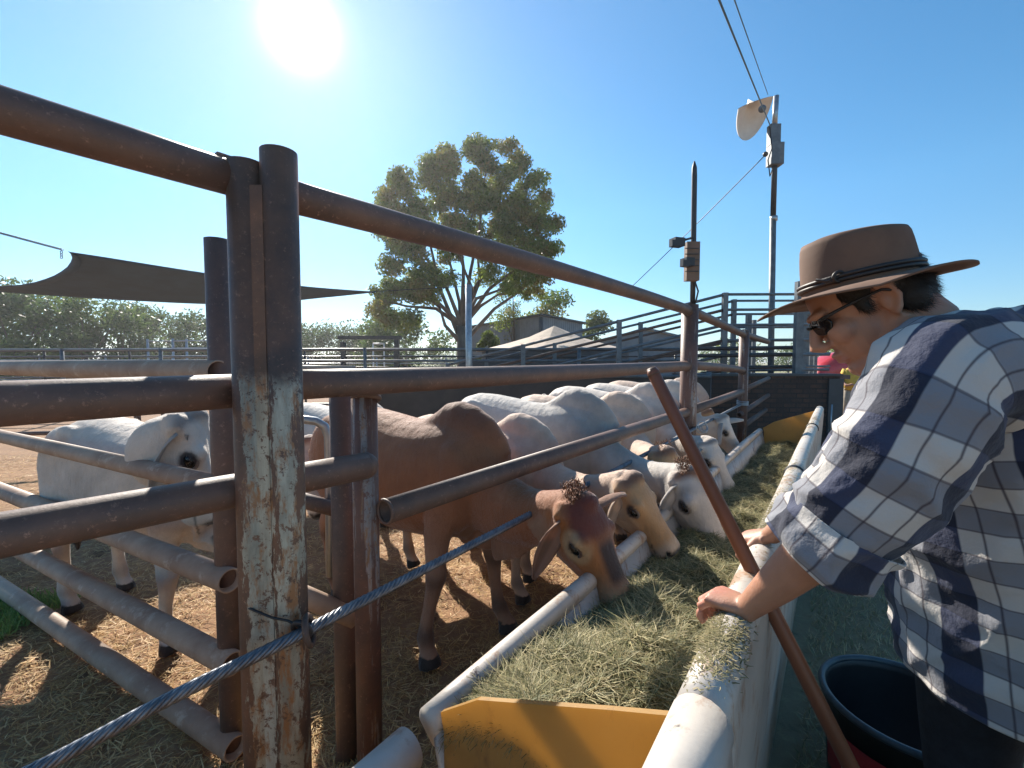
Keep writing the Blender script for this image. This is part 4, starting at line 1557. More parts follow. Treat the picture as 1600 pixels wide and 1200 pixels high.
    def sleeve(pts, rad, seed, u0, name='sleeve', wr=.006):
        rr = []
        pts = [Vector(p) for p in pts]
        for i, p in enumerate(pts):
            t = (pts[min(i + 1, len(pts) - 1)] - pts[max(i - 1, 0)]).normalized()
            s_ = t.cross(Vector((0, 1, 0))).normalized()
            u_ = s_.cross(t).normalized()
            a, b = rad[i] if isinstance(rad[i], tuple) else (rad[i], rad[i])
            rr.append((p, s_, u_, a, b))
        return cloth_tube(name, rr, 1, sh, wr, seed, n=130, sub=12, u0=u0)
    e2 = P(1330, 800, .74)
    cf = P(1283, 858, .765)
    sleeve([(.895, .80, 1.50), (.85, .755, 1.485), P(1468, 590, .705), P(1430, 665, .70), P(1390, 735, .71), e2, P(1300, 838, .757), cf],
           [(.07, .09), (.092, .095), (.088, .085), (.084, .082), (.082, .08), (.078, .074), (.068, .066), (.062, .06)], 2.0, .055, wr=.0085)
    # rolled cuff, thick and crumpled
    cc_ = [P(1318, 818, .748), P(1302, 836, .755), P(1284, 856, .765), P(1272, 868, .772)]
    sleeve(cc_, [(.080, .076), (.086, .081), (.084, .078), (.072, .068)], 5.0, .10, 'cuff', .0115)
    # far sleeve
    sleeve([(.91, .96, 1.49), (.905, 1.01, 1.47), (.885, 1.06, 1.37), (.85, 1.09, 1.27), P(1300, 770, 1.11), P(1262, 802, 1.14)], [.07, .08, .074, .068, .066, .058], 3.0, .03)
    # collar standing round the nape
    col_r = []
    nk = H(-.052, 0, -.105)
    d_ = (nk - neck0).normalized()
    c_ = [neck0 + Vector((.01, 0, -.015)), neck0.lerp(nk, .22) + Vector((.008, 0, -.004)), neck0.lerp(nk, .50) + Vector((.010, 0, .0))]
    for i, p in enumerate(c_):
        s_ = d_.cross(Vector((0, 1, 0))).normalized()
        col_r.append((p, s_, Vector((0, 1, 0)), (.088, .079, .084)[i], (.095, .083, .086)[i]))
    cloth_tube('collar', col_r, 1, sh, .003, 4.0, n=64, sub=6, u0=.06, v0=.03)
    # legs in dark trousers, boots
    for y0, x0, fx in ((.74, 1.06, 1.10), (1.0, 1.04, 1.02)):
        ml = MB()
        ml.tube([(x0, y0 * .6 + .86 * .4, .95), (x0 + .02, y0, .82), (x0 + .02, y0, .66), (x0 + .02, y0, .47), (fx + .02, y0, .28), (fx + .02, y0, .08)], [(.14, .13, .13), .105, .09, .068, .062, .07], 18, upref=(1, 0, 0))
        ml.build('trouser_leg', 'jeans', pe)
        MB().tube([(fx + .06, y0, .05), (fx, y0, .055), (fx - .10, y0, .04), (fx - .17, y0, .03)], [(.045, .06, .05), (.048, .055, .055), (.046, .04, .04), (.03, .02, .03)], 14).build('boot', 'hat_band', pe)
    return pe


build_person()

# ------------------------------------------------------------------ wooden handle and bucket
T, B_ = P(1018, 577, 1.20), P(1330, 1200, .95)
dirn = (B_ - T).normalized()
tip = T + dirn * ((T.z - .02) / -dirn.z)
rk = tag(empty('rake', tip), 'long handled wooden tool leaning diagonally across the trough rim', 'rake')
MB().tube([T, T + dirn * .01, T.lerp(tip, .5), tip], [.013, .0165, .0175, .0175], 18).build('handle', 'wood_stick', rk)
MB().tube([T - dirn * .004, T + dirn * .018], [.012, .0178], 18).build('handle_cap', 'rust', rk)
mb = MB()
mb.box(tip + Vector((0, 0, .02)), (.32, .03, .02))
for k in range(9):
    mb.tube([tip + Vector((-.15 + .0375 * k, 0, .02)), tip + Vector((-.15 + .0375 * k, -.03, -.01))], .004, 6)
mb.build('rake_head', 'dark_steel', rk)

bk = tag(empty('bucket', (1.277, 1.393, 0)), 'black round feed bucket with red label standing on the grass', 'bucket')
bc = (1.277, 1.393, 0)
MB().lathe(bc, [(.01, .012), (.185, .012), (.19, .0), (.200, .01), (.222, .37), (.234, .378), (.237, .392), (.230, .402), (.219, .398), (.214, .37), (.192, .03), (.01, .025)], 48).build('tub', 'black', bk)
M['rim_blue'] = simple('worn_rim', (0.05, 0.075, 0.09), (0.03, 0.04, 0.05), 10, 0.4, .1)
MB().torus((1.277, 1.393, .395), .228, .0115, (0, 0, 1), 48, 10).build('rolled_rim', 'rim_blue', bk)
ring0, ring1 = [], []
vs, fs = [], []
na = 16
for i in range(na + 1):
    a = math.radians(165) + math.radians(75) * i / na
    for (r_, z) in ((.2165, .15), (.2245, .31)):
        vs.append((bc[0] + r_ * math.cos(a), bc[1] + r_ * math.sin(a), z))
for i in range(na):
    fs.append((2 * i, 2 * i + 2, 2 * i + 3, 2 * i + 1))
MB().add(vs, fs).build('label_sticker', 'label_red', bk)
vs, fs = [], []
for i in range(9):
    a = math.radians(185) + math.radians(22) * i / 8
    for (r_, z) in ((.2202, .20 - .003 * i), (.2212, .225 - .003 * i)):
        vs.append((bc[0] + (r_ + .0015) * math.cos(a), bc[1] + (r_ + .0015) * math.sin(a), z))
for i in range(8):
    fs.append((2 * i, 2 * i + 2, 2 * i + 3, 2 * i + 1))
MB().add(vs, fs).build('label_stripe', 'white_paint', bk)

# ------------------------------------------------------------------ lamp pole on the fence post, light pole
lp = tag(empty('camera_mast', (c3.x, c3.y + .06, 2.0)), 'dark slender mast with control box and two small floodlights on the fence post', 'mast')
bx_ = P(1083, 480, 4.12)
MB().tube([P(1082, 482, 4.12), P(1083, 430, 4.12), P(1085, 275, 4.12), P(1085, 262, 4.12), P(1085, 252, 4.12)], [.022, .024, .024, .022, .006], 14).build('pole', 'dark_steel', lp)
MB().box(P(1081, 409, 4.05), (.115, .07, .34)).build('control_box', 'box', lp)
mb = MB()
for k in range(5):
    mb.box(P(1081, 388 + 9 * k, 4.01), (.119, .012, .006))
mb.build('box_rib', 'dark_steel', lp)
for (px, py, sx) in ((1058, 379, .10), (1074, 410, .085)):
    fl = MB()
    fl.box(P(px, py, 3.98), (sx, .09, .07), .3).box(P(px - 2, py + 1, 3.93), (sx * .8, .012, .055), .3)
    fl.build('floodlight', 'black', lp)
MB().tube([P(1066, 376, 4.02), P(1080, 372, 4.10)], .010, 8).build('bracket', 'black', lp)
MB().tube([P(1086, 440, 4.08), P(1091, 455, 4.08), P(1088, 468, 4.09), P(1085, 478, 4.10)], .008, 8).build('cable', 'black', lp)

LPY = 9.2
lb = P(1205, 600, LPY)
lt = P(1212, 152, LPY)
lo = tag(empty('street_lamp', (lb.x, lb.y, 0)), 'tall steel lamp pole with a large pale scoop shaped floodlight', 'lamp pole')
MB().tube([(lb.x, lb.y, 0), P(1208, 340, LPY)], .058, 16).build('pole', 'grey_steel', lo)
MB().tube([P(1208, 338, LPY), P(1212, 195, LPY)], .052, 16).build('pole', 'dark_steel', lo)
MB().tube([P(1209, 345, LPY), P(1209, 338, LPY)], .07, 14).build('collar', 'galv', lo)
MB().tube([P(1210, 200, LPY + .05), P(1213, 150, LPY + .05)], .05, 12).build('arm', 'galv', lo)
MB().box(P(1211, 242, LPY - .03), (.25, .2, .42)).build('junction_box', 'grey_steel', lo)
MB().box(P(1209, 212, LPY - .02), (.2, .15, .40)).build('mount', 'grey_steel', lo)
# half dome scoop
mb = MB()
rs, outer = [], []
c_ = P(1190, 165, LPY - .25)
e1 = (P(1143, 172, LPY - .35) - P(1208, 148, LPY)).normalized()
nn_ = Vector((.12, -.75, -.65)).normalized()
e2_ = nn_.cross(e1).normalized()
if e2_.z > 0:
    e2_ = -e2_
h0 = P(1205, 152, LPY - .1)
for i in range(9):
    f = i / 8
    ring = []
    for k in range(25):
        a = math.pi * k / 24
        rad = .52 * math.sin(f * math.pi / 2)
        dep = .30 * math.cos(f * math.pi / 2)
        base_ = h0 + e1 * (.42 + rad * .93 * math.cos(a) * -1) + e2_ * (rad * 1.28 * math.sin(a))
        ring.append(base_ - nn_ * dep * (.3 + .7 * math.sin(a)))
    rs.append(ring)
vs = [p for r in rs for p in r]
fs = [(i * 25 + k, i * 25 + k + 1, (i + 1) * 25 + k + 1, (i + 1) * 25 + k) for i in range(8) for k in range(24)]
back = [p - nn_ * .015 for p in vs]
n0 = len(vs)
fs2 = [tuple(j + n0 for j in f_[::-1]) for f_ in fs]
MB().add(vs + back, fs + fs2).build('reflector', 'lamp_white', lo)
MB().ball(P(1191, 170, LPY - .32), (.07, .07, .07)).build('bulb', 'grey_steel', lo)
MB().tube([P(1203, 198, LPY - .2), P(1206, 232, LPY - .2), P(1200, 250, LPY - .15), P(1203, 275, LPY - .1), P(1208, 262, LPY)], .012, 6).build('cable', 'black', lo)
MB().ball(P(1196, 241, LPY - .15), .05).build('insulator', 'dark_steel', lo)


def wire(label, a, b2, r, sag=0.0, mat='black'):
    if b2[1] < 5:                                     # runs on overhead, past the camera
        b2 = Vector(a) + (Vector(b2) - Vector(a)) * 3.2
    pts = []
    for i in range(25):
        t = i / 24
        p = Vector(a).lerp(Vector(b2), t)
        p.z -= sag * 4 * t * (1 - t)
        pts.append(p)
    return tag(MB().tube(pts, r, 6).build('power_line', mat, origin=a), label, 'cable')


wire('thick black overhead cable coming down to the lamp reflector', P(1205, 200, LPY - .3), P(1105, -50, 3.5), .010, .02)
wire('thin overhead cable ending at the top of the lamp pole', P(1200, 148, LPY), P(1128, -60, 3.2), .006, .02)
wire('thin cable descending from the lamp pole down to the left behind the slender mast', P(1195, 243, LPY), P(985, 450, 13), .009, .03)

# ------------------------------------------------------------------ loading ramp with high rails
rp = tag(empty('loading_ramp', P(1130, 600, 8.5)), 'steel cattle loading ramp with railings climbing to a raised platform', 'loading ramp')


def ramp_side(Y, px_end, top, n_r, name, dz):
    posts = []
    a_top = P(px_end, top, Y)
    x_low = P(700 if name == 0 else 760, 600, Y + 1.2).x
    ylow = Y + 1.2
    for k in range(n_r):
        z1 = a_top.z - k * dz
        z0 = z1 - 1.35
        MB().tube([(a_top.x, a_top.y, z1), (x_low, ylow, max(.15, z0))], .028, 8).build('ramp_rail', 'rust' if k % 2 else 'grey_steel', rp)
        xe = P(1300, 600, Y).x
        MB().tube([(a_top.x, a_top.y, z1), (xe, Y + .1, z1 + .02)], .026, 8).build('deck_rail', 'grey_steel', rp)
    for f in (0, .35, .7, 1.0):
        x = a_top.x + (x_low - a_top.x) * f
        y = Y + 1.2 * f
        MB().box((x, y, (a_top.z - 1.35 * f + .03) / 2), (.09, .09, a_top.z - 1.35 * f + .03)).build('ramp_post', 'grey_steel', rp)
    return a_top


t1 = ramp_side(8.6, 1133, 460, 6, 0, .29)
t2 = ramp_side(10.2, 1147, 470, 6, 1, .30)
for (px, Y, top) in ((1170, 9.6, 491), (1178, 11.5, 500), (1250, 8.2, 440), (1257, 9.3, 452), (1262, 10.4, 462), (1269, 11.6, 470), (1276, 13.0, 476)):
    p = P(px, top, Y)
    MB().box((p.x, p.y, p.z / 2), (.13 if px in (1250,) else .09, .1, p.z)).build('deck_post', 'grey_steel', rp)
a, b2 = P(1090, 585, 8.9), P(1300, 585, 9.2)
MB().box(((a.x + b2.x) / 2, 9.5, 1.20), (b2.x - a.x, 1.6, .08)).build('deck', 'rust', rp)
for k, yy in enumerate((545, 556, 575)):
    MB().tube([P(1085, yy, 8.3), P(1245, yy - 2, 8.3)], .035, 8).build('cross_rail', 'dark_steel', rp)

bw = tag(empty('brick_wall', P(1200, 690, 8.0)), 'low dark brick retaining wall at the far end of the trough', 'wall')
a, b2 = P(1095, 588, 7.9), P(1316, 586, 7.9)
MB().box(((a.x + b2.x) / 2, 8.1, a.z / 2), (b2.x - a.x, .3, a.z)).build('wall', 'brick', bw)
MB().box(((a.x + b2.x) / 2, 8.08, a.z + .022), (b2.x - a.x + .04, .36, .04)).build('coping', 'shed_dark', bw)
MB().box((b2.x - .09, 7.93, a.z / 2 - .02), (.26, .05, a.z - .05)).build('end_pier', 'shed_dark', bw)
tag(MB().tube([P(1300, 632, 7.6), P(1296, 692, 7.6)], .012, 8).build('steel_rod', 'galv'), 'thin shiny steel rod leaning against the dark brick wall', 'rod')

bp_ = tag(empty('rubber_barrier', P(850, 620, 7.6)), 'long dark rubber sheeted barrier behind the feeding cattle', 'barrier')
a, b2 = P(585, 603, 8.2), P(1110, 592, 7.6)
d_ = (b2 - a)
MB().box(((a.x + b2.x) / 2, (a.y + b2.y) / 2, .64), (d_.length, .04, 1.16), math.atan2(d_.y, d_.x)).build('sheet', 'belt', bp_)
MB().tube([(a.x, a.y - .03, 1.25), (b2.x, b2.y - .03, 1.25)], .03, 10).build('rail', 'grey_steel', bp_)
for k in range(5):
    p = a.lerp(b2, k / 4)
    MB().tube([(p.x, p.y + .06, 0), (p.x, p.y + .06, 1.32)], .04, 10).build('post', 'grey_steel', bp_)


# ------------------------------------------------------------------ yard fences behind
def yard_fence(a, b2, zs, step, mat, label, r=.03, ph=1.9, group='steel yard fences in the background'):
    a, b2 = Vector(a), Vector(b2)
    o = tag(empty('yard_fence', (a + b2) / 2), label, 'fence', group)
    for z in zs:
        MB().tube([(a.x, a.y, z), (b2.x, b2.y, z)], r, 8).build('rail', mat, o)
    n_ = max(1, int((b2 - a).length / step))
    for i in range(n_ + 1):
        p = a.lerp(b2, i / n_)
        MB().tube([(p.x, p.y, 0), (p.x, p.y, ph)], r * 1.4, 8).build('post', mat, o)
    return o


yard_fence((-14, 11.5, 0), (4.2, 10.6, 0), (.45, .85, 1.28, 1.52, 1.80), 2.6, 'grey_steel', 'grey pipe yard fence nearest behind the cattle pen', .03, 1.83)
yard_fence((-24, 17, 0), (9, 15.5, 0), (.5, .9, 1.3, 1.68, 1.9), 3.2, 'dark_steel', 'dark yard fence of five rails beyond the grey one', .03, 1.95)
yard_fence((-30, 25, 0), (4, 24, 0), (.5, 1.0, 1.4, 1.8), 3.6, 'galv', 'pale far yard fence in front of the tree line', .03, 1.85)
yard_fence((-9.5, 5.6, 0), (-3.4, 6.9, 0), (.5, .95, 1.36), 2.0, 'rust', 'rusty low pen fence at the far left behind the white calf', .03, 1.4)

# portable galvanised panels
for (px, Y, w_, lab) in ((262, 22, 1.9, 'tall galvanised cattle race left of the near post, beside a red machine'), (302, 21.5, 1.9, 'galvanised race panel with three bars next to the near post')):
    p = P(px, 560, Y)
    o = tag(empty('race_panel', (p.x, p.y, 0)), lab, 'panel', 'galvanised race panels')
    for z in (.9, 1.3, 1.7, 2.15, 2.5):
        MB().tube([(p.x - w_ / 2, p.y, z), (p.x + w_ / 2, p.y, z)], .03, 6).build('bar', 'galv', o)
    for sx in (-1, 1):
        MB().tube([(p.x + sx * w_ / 2, p.y, 0), (p.x + sx * w_ / 2, p.y, 2.6)], .05, 8).build('upright', 'galv', o)
# dark steel portal frame in the middle distance
p0, p1 = P(536, 534, 15), P(620, 530, 15)
o = tag(empty('steel_portal', ((p0.x + p1.x) / 2, 15, 0)), 'dark steel gateway frame left of the big tree', 'gateway')
for q_ in (p0, p1):
    MB().box((q_.x, 15, q_.z / 2), (.14, .14, q_.z)).build('upright', 'dark_steel', o)
MB().box(((p0.x + p1.x) / 2, 15, p1.z + .05), (p1.x - p0.x + .3, .16, .12)).build('beam', 'dark_steel', o)
p0, p1 = P(583, 537, 20), P(600, 537, 20)
o = tag(empty('gate_frame', ((p0.x + p1.x) / 2, 20, 0)), 'small white painted gate frame seen below the dark steel gateway beam', 'gate frame')
for q_ in (p0, p1):
    MB().tube([(q_.x, 20, 0), (q_.x, 20, q_.z)], .035, 8).build('upright', 'white_paint', o)
MB().tube([(p0.x, 20, p0.z), (p1.x, 20, p0.z)], .035, 8).build('top_bar', 'white_paint', o)

# ------------------------------------------------------------------ shade sail
so_ = tag(empty('shade_sail', P(300, 450, 6)), 'dark green shade sail stretched above the pen at the left', 'shade sail')
top = [P(106, 393, 5.0), P(200, 407, 5.6), P(330, 428, 6.4), P(460, 446, 7.2), P(530, 452, 7.6), P(587, 455.5, 8.0)]
bot = [P(-200, 452, 7.0), P(60, 454, 7.3), P(240, 470, 7.6), P(400, 477, 7.9), P(510, 465, 8.0), P(587, 456.5, 8.0)]
vs = []
nu, nv = 30, 12


def crv(pts, t):
    x = t * (len(pts) - 1)
    i = min(int(x), len(pts) - 2)
    f = x - i
    g_ = lambda k: pts[max(0, min(len(pts) - 1, k))]
    p0, p1, p2, p3 = g_(i - 1), g_(i), g_(i + 1), g_(i + 2)
    return .5 * (2 * p1 + (p2 - p0) * f + (2 * p0 - 5 * p1 + 4 * p2 - p3) * f * f + (3 * p1 - p0 - 3 * p2 + p3) * f ** 3)


leftc = [P(106, 393, 5.0), P(124, 404, 5.2), P(122, 422, 5.5), P(95, 438, 6.0), P(30, 448, 6.5), P(-200, 452, 7.0)]
for i in range(nu + 1):
    a, b2 = crv(top, i / nu), crv(bot, i / nu)
    for j in range(nv + 1):
        f = j / nv
        p = a.lerp(b2, f)
        q_ = crv(leftc, f)
        w_ = (1 - i / nu) ** 3
        p = p.lerp(q_, w_)
        vs.append(p)
fs = [(i * (nv + 1) + j, (i + 1) * (nv + 1) + j, (i + 1) * (nv + 1) + j + 1, i * (nv + 1) + j + 1) for i in range(nu) for j in range(nv)]
so2 = MB().add(vs, fs).build('cloth', 'sail', so_)
md = so2.modifiers.new('s', 'SOLIDIFY')
md.thickness = .004
MB().tube([P(584, 455.5, 8.0), P(735, 447, 8.6)], .006, 6).build('stay_wire', 'dark_steel', so_)
# chain: separate links
a, b2 = P(-30, 356, 4.6), P(97, 390, 5.0)
ln = MB()
nlk = 42
for k in range(nlk):
    t = (k + .5) / nlk
    p = a.lerp(b2, t)
    dr = (b2 - a).normalized()
    nrm_ = dr.cross(Vector((0, 0, 1))) if k % 2 else Vector((0, 0, 1))
    q4 = nrm_.to_track_quat('Z', 'Y')
    ring = []
    for i in range(10):
        an = 2 * math.pi * i / 10
        s__ = nrm_.cross(dr).normalized()
        cpt = p + dr * .019 * math.cos(an) + s__ * .009 * math.sin(an)
        ring.append([cpt + (dr * math.cos(an) + s__ * math.sin(an)) * .0032 * math.cos(b_) + nrm_.normalized() * .0032 * math.sin(b_) for b_ in (0, 1.57, 3.14, 4.71)])
    ln.rings(ring, closed=True)
for k in range(3):
    ln.torus(P(96, 394 + 4 * k, 5.0), .014, .004, (1, .2, 0) if k % 2 else (0, 1, 0), 10, 5)
ln.build('chain', 'dark_steel', so_)
sp = P(732, 445, 8.6)
tag(MB().tube([(sp.x, sp.y, 0), (sp.x, sp.y, sp.z)], .06, 14).build('sail_pole', 'galv', origin=(sp.x, sp.y, 0)), 'grey steel pole in front of the big tree holding the sail wire', 'pole')


# ------------------------------------------------------------------ trees
def leaf_cloud(centres, radii, n, size, pal, seed, droop=0.0, squash=.8):
    r = np.random.default_rng(seed)
    centres = np.array(centres)
    radii = np.array(radii)
    wts = radii ** 2
    ci = r.choice(len(centres), n, p=wts / wts.sum())
    d = r.normal(size=(n, 3))
    d /= np.linalg.norm(d, axis=1)[:, None]
    rr = r.random(n) ** .45
    p = centres[ci] + d * (rr * radii[ci])[:, None] * np.array([1, 1, squash])
    a = r.normal(size=(n, 3)) + np.array([0, 0, -droop])
    a /= np.linalg.norm(a, axis=1)[:, None]
    b = np.cross(a, r.normal(size=(n, 3)))
    b /= np.linalg.norm(b, axis=1)[:, None]
    s = r.uniform(size[0], size[1], n)[:, None]
    V = np.stack([p - a * s, p + b * s * .38, p + a * s, p - b * s * .38], 1).reshape(-1, 3)
    F = np.arange(n * 4).reshape(-1, 4)
    pal = np.array(pal)
    cl = pal[r.integers(0, len(pal), len(centres))][ci] * .6 + pal[r.integers(0, len(pal), n)] * .4
    cl = cl * r.uniform(.75, 1.25, n)[:, None]
    return V, F, np.repeat(cl, 4, 0)


PALT = [(.17, .24, .045), (.12, .19, .035), (.24, .29, .055), (.25, .20, .055), (.10, .15, .035)]
PALG = [(.085, .14, .035), (.055, .10, .03), (.13, .19, .05), (.075, .11, .04)]


def branch(mb, a, d, L, r, depth, rnd, tips, spread=.55):
    pts = [Vector(a)]
    rs = [r]
    d = Vector(d).normalized()
    p = Vector(a)
    for i in range(4):
        d = (d + Vector((rnd.uniform(-.22, .22), rnd.uniform(-.22, .22), rnd.uniform(-.05, .16)))).normalized()
        p = p + d * L / 4
        pts.append(p.copy())
        rs.append(r * (1 - .12 * (i + 1)))
    mb.tube(pts, rs, 8 if r > .05 else 5)
    if depth == 0:
        tips.append(p)
        return
    k = 3 if depth > 1 else 2
    for j in range(k + (rnd.random() < .3)):
        ang = 2 * math.pi * (j / k + rnd.random() * .3)
        sd = d.cross(Vector((math.cos(ang), math.sin(ang), .3))).normalized()
        nd = (d * (1 - spread * .5) + sd * spread * rnd.uniform(.7, 1.2)).normalized()
        branch(mb, pts[-1 - (j % 2)], nd, L * rnd.uniform(.62, .8), rs[-1] * .68, depth - 1, rnd, tips, spread)
    tips.append(p)


def big_tree():
    base_ = P(722, 568, 18.5)
    base_.z = 0
    o = tag(empty('tree', base_), 'tall spreading gum tree with open crown rising in the middle of the photo', 'tree')
    rnd = random.Random(21)
    mb = MB()
    tips = []
    f1 = P(722, 510, 18.5)
    mb.tube([base_, base_ + Vector((.05, 0, 1.2)), f1], [.34, .27, .22], 14)
    limbs = [((742, 440), .20), ((690, 460), .17), ((770, 470), .15), ((700, 500), .10)]
    targets = [(640, 300, 18.3), (700, 260, 19.0), (760, 250, 18.2), (820, 290, 18.8), (850, 360, 18.2), (625, 400, 18.6), (650, 470, 18.0), (800, 430, 18.4), (735, 330, 17.6), (690, 350, 19.4), (780, 340, 19.6),
               (615, 340, 19.0), (850, 420, 19), (600, 490, 18.6), (830, 470, 19.2)]
    cents, rads = [], []
    for i, (px, py, Y) in enumerate(targets):
        e = P(730 + (px - 730) * .88, 370 + (py - 370) * .80 + 8, Y)
        s0 = f1 if i % 3 else base_.lerp(f1, .75)
        mid1 = s0.lerp(e, .35) + Vector((rnd.uniform(-.4, .4), rnd.uniform(-.3, .3), rnd.uniform(.0, .5)))
        mid2 = s0.lerp(e, .7) + Vector((rnd.uniform(-.4, .4), rnd.uniform(-.3, .3), rnd.uniform(-.1, .4)))
        mb.tube([s0, mid1, mid2, e], [.10, .07, .045, .025], 8)
        tips = []
        branch(mb, mid2, (e - mid1), .75, .05, 2, rnd, tips, .8)
        branch(mb, e, (e - mid2), .5, .035, 1, rnd, tips, .8)
        for t_ in tips:
            cents.append(t_)
            rads.append(rnd.uniform(.2, .42))
    mb.build('trunk', 'bark', o)
    # crown clumps filling the measured outline
    outline = [(605, 290), (625, 270), (660, 250), (700, 235), (730, 218), (760, 215), (790, 222), (815, 245), (840, 275), (860, 310), (868, 350), (865, 395), (850, 430), (610, 330), (600, 310), (640, 320), (600, 420), (615, 450), (640, 430), (620, 395), (655, 395), (745, 270), (780, 280), (700, 290), (820, 320),
               (800, 380), (760, 400), (830, 400), (720, 310), (590, 500), (640, 510), (610, 505), (665, 280), (680, 260), (820, 350), (780, 310), (755, 240), (700, 250), (680, 320), (750, 320), (790, 350), (810, 300), (720, 370), (660, 430), (690, 440), (770, 430), (800, 450), (620, 470), (830, 440), (640, 360), (840, 345), (600, 365), (650, 345), (700, 400), (655, 470), (850, 380), (805, 260)]
    for (px, py) in outline:
        for _ in range(4):
            cents.append(P(735 + (px - 735) * .93 + rnd.uniform(-14, 14), 370 + (py - 370) * .92 + rnd.uniform(-10, 10), rnd.uniform(17.4, 19.6)))
            rads.append(rnd.uniform(.28, .58))
    Vv, F_, c_ = leaf_cloud(cents, rads, 88000, (.05, .11), PALT, 5, .4)
    np_mesh('crown', Vv, F_, 'leaf', c_, parent=o)


big_tree()


def tree(base_, H, W, label, seed, pal=PALG, n=7000, group=None, leaf=(.10, .2), trunk=.25, kind='tree', low=.25):
    base_ = Vector(base_)
    o = tag(empty(kind, base_), label, kind.replace('_', ' '), group)
    rnd = random.Random(seed)
    mb = MB()
    f = base_ + Vector((0, 0, H * .35))
    mb.tube([base_, base_.lerp(f, .5) + Vector((.05, 0, 0)), f], [trunk * .5, trunk * .42, trunk * .35], 8)
    cents, rads = [], []
    for i in range(16):
        a = rnd.uniform(0, 6.28)
        rr = rnd.uniform(.1, .95) * W / 2
        hh = H * rnd.uniform(low, .92)
        rr *= math.sqrt(max(.15, 1 - ((hh / H - .5) / .55) ** 2))
        e = base_ + Vector((rr * math.cos(a), rr * math.sin(a), hh))
        if i < 7:
            mb.tube([base_.lerp(f, rnd.uniform(.4, 1)), f.lerp(e, .5) + Vector((0, 0, .2)), e], [trunk * .22, trunk * .14, trunk * .06], 6)
        cents.append(e)
        rads.append(rnd.uniform(.13, .24) * W)
    mb.build('trunk', 'bark', o)
    V_, F_, c_ = leaf_cloud(cents, rads, n, leaf, pal, seed)
    np_mesh('crown', V_, F_, 'leaf', c_, parent=o)
    return o


tl = [(-30, 28, 432, 6.5, 'dark green tree at the far left edge behind the sail'), (25, 26, 428, 6.0, 'bushy tree at the left whose top rises above the sail corner chain'), (85, 29, 440, 6.5, 'tall tree under the left corner of the shade sail'),
      (135, 27, 458, 6.0, 'mid green tree below the middle of the shade sail'), (190, 30, 468, 6.5, 'rounded tree ending the tall left group'), (235, 36, 490, 5.5, 'thin yellowish tree right of the tall left group'),
      (285, 33, 484, 6.5, 'dark dense tree beside the tall rusty stub post'), (330, 36, 490, 6.5, 'tree behind the near double post'), (490, 40, 505, 7, 'low round tree just right of the near post'),
      (545, 44, 510, 8, 'low tree in the far line left of the steel gateway'), (590, 42, 509, 7.5, 'low tree in the far line above the steel gateway'), (635, 30, 492, 5.5, 'leafy tree just left of the big tree trunk'),
      (440, 42, 508, 7, 'tree in the far line hidden partly by the near post'), (690, 70, 541, 12, 'small distant tree line clump left of the sail pole'), (385, 38, 500, 7, 'tree directly behind the near double post')]
for i, (px, Y, topy, W, lab) in enumerate(tl):
    p = P(px, 565, Y)
    H = P(px, topy, Y).z
    tree((p.x, p.y, 0), H, W, lab, 40 + i, n=5500, group='trees along the far edge of the yards', low=.08)
tr_r = [(805, 26, 418, 3.6, 'slender drooping tree right of the big tree, in front of the shed', PALT), (850, 30, 445, 5.0, 'loose leafy tree behind the grey shed', PALT), (930, 34, 489, 4.0, 'round yellow green bush top right of the grey shed', [(.14, .17, .04), (.10, .13, .035)]),
        (765, 20, 508, 1.6, 'small bright bush beside the big tree trunk', [(.13, .17, .04), (.09, .12, .03)]), (1232, 60, 540, 7, 'bright green distant bush right of the lamp pole', [(.12, .17, .05)]), (1165, 60, 532, 8, 'dark distant tree left of the lamp pole', PALT),
        (1305, 50, 528, 6, 'pale green distant tree above the red vehicle', PALT), (1590, 40, 488, 5, 'distant tree at the right edge behind the shoulder', PALT), (1120, 62, 545, 9, 'distant low tree behind the loading ramp', PALG)]
for i, (px, Y, topy, W, lab, pl) in enumerate(tr_r):
    p = P(px, 565, Y)
    tree((p.x, p.y, 0), P(px, topy, Y).z, W, lab, 80 + i, pal=pl, n=4500 if Y < 40 else 2500, leaf=(.05, .12) if Y < 28 else (.1, .22), low=.12)

# ------------------------------------------------------------------ sheds and roofs
sd = tag(empty('shed', P(845, 560, 27)), 'grey corrugated iron shed behind the big tree', 'shed')
cA, cB, cC = P(845, 493, 25), P(735, 512, 29), P(910, 506, 27.5)


def wall(name, a, b2, za, zb, mat, parent, ribs=0):
    t_ = (b2 - a)
    mb = MB()
    n_ = max(2, ribs)
    vs = []
    nn = Vector((t_.y, -t_.x, 0)).normalized()
    for i in range(n_ + 1):
        f = i / n_
        p = a.lerp(b2, f) + nn * (.02 if i % 2 else 0)
        zz = za + (zb - za) * f
        vs += [(p.x, p.y, 0), (p.x, p.y, zz)]
    back = [(x - nn.x * .08, y - nn.y * .08, z) for x, y, z in vs]
    k = len(vs)
    fs = [(2 * i, 2 * i + 2, 2 * i + 3, 2 * i + 1) for i in range(n_)] + [(k + 2 * i + 1, k + 2 * i + 3, k + 2 * i + 2, k + 2 * i) for i in range(n_)]
    fs += [(2 * i + 1, 2 * i + 3, k + 2 * i + 3, k + 2 * i + 1) for i in range(n_)]
    mb.add(vs + back, fs, False)
    return mb.build(name, mat, parent)


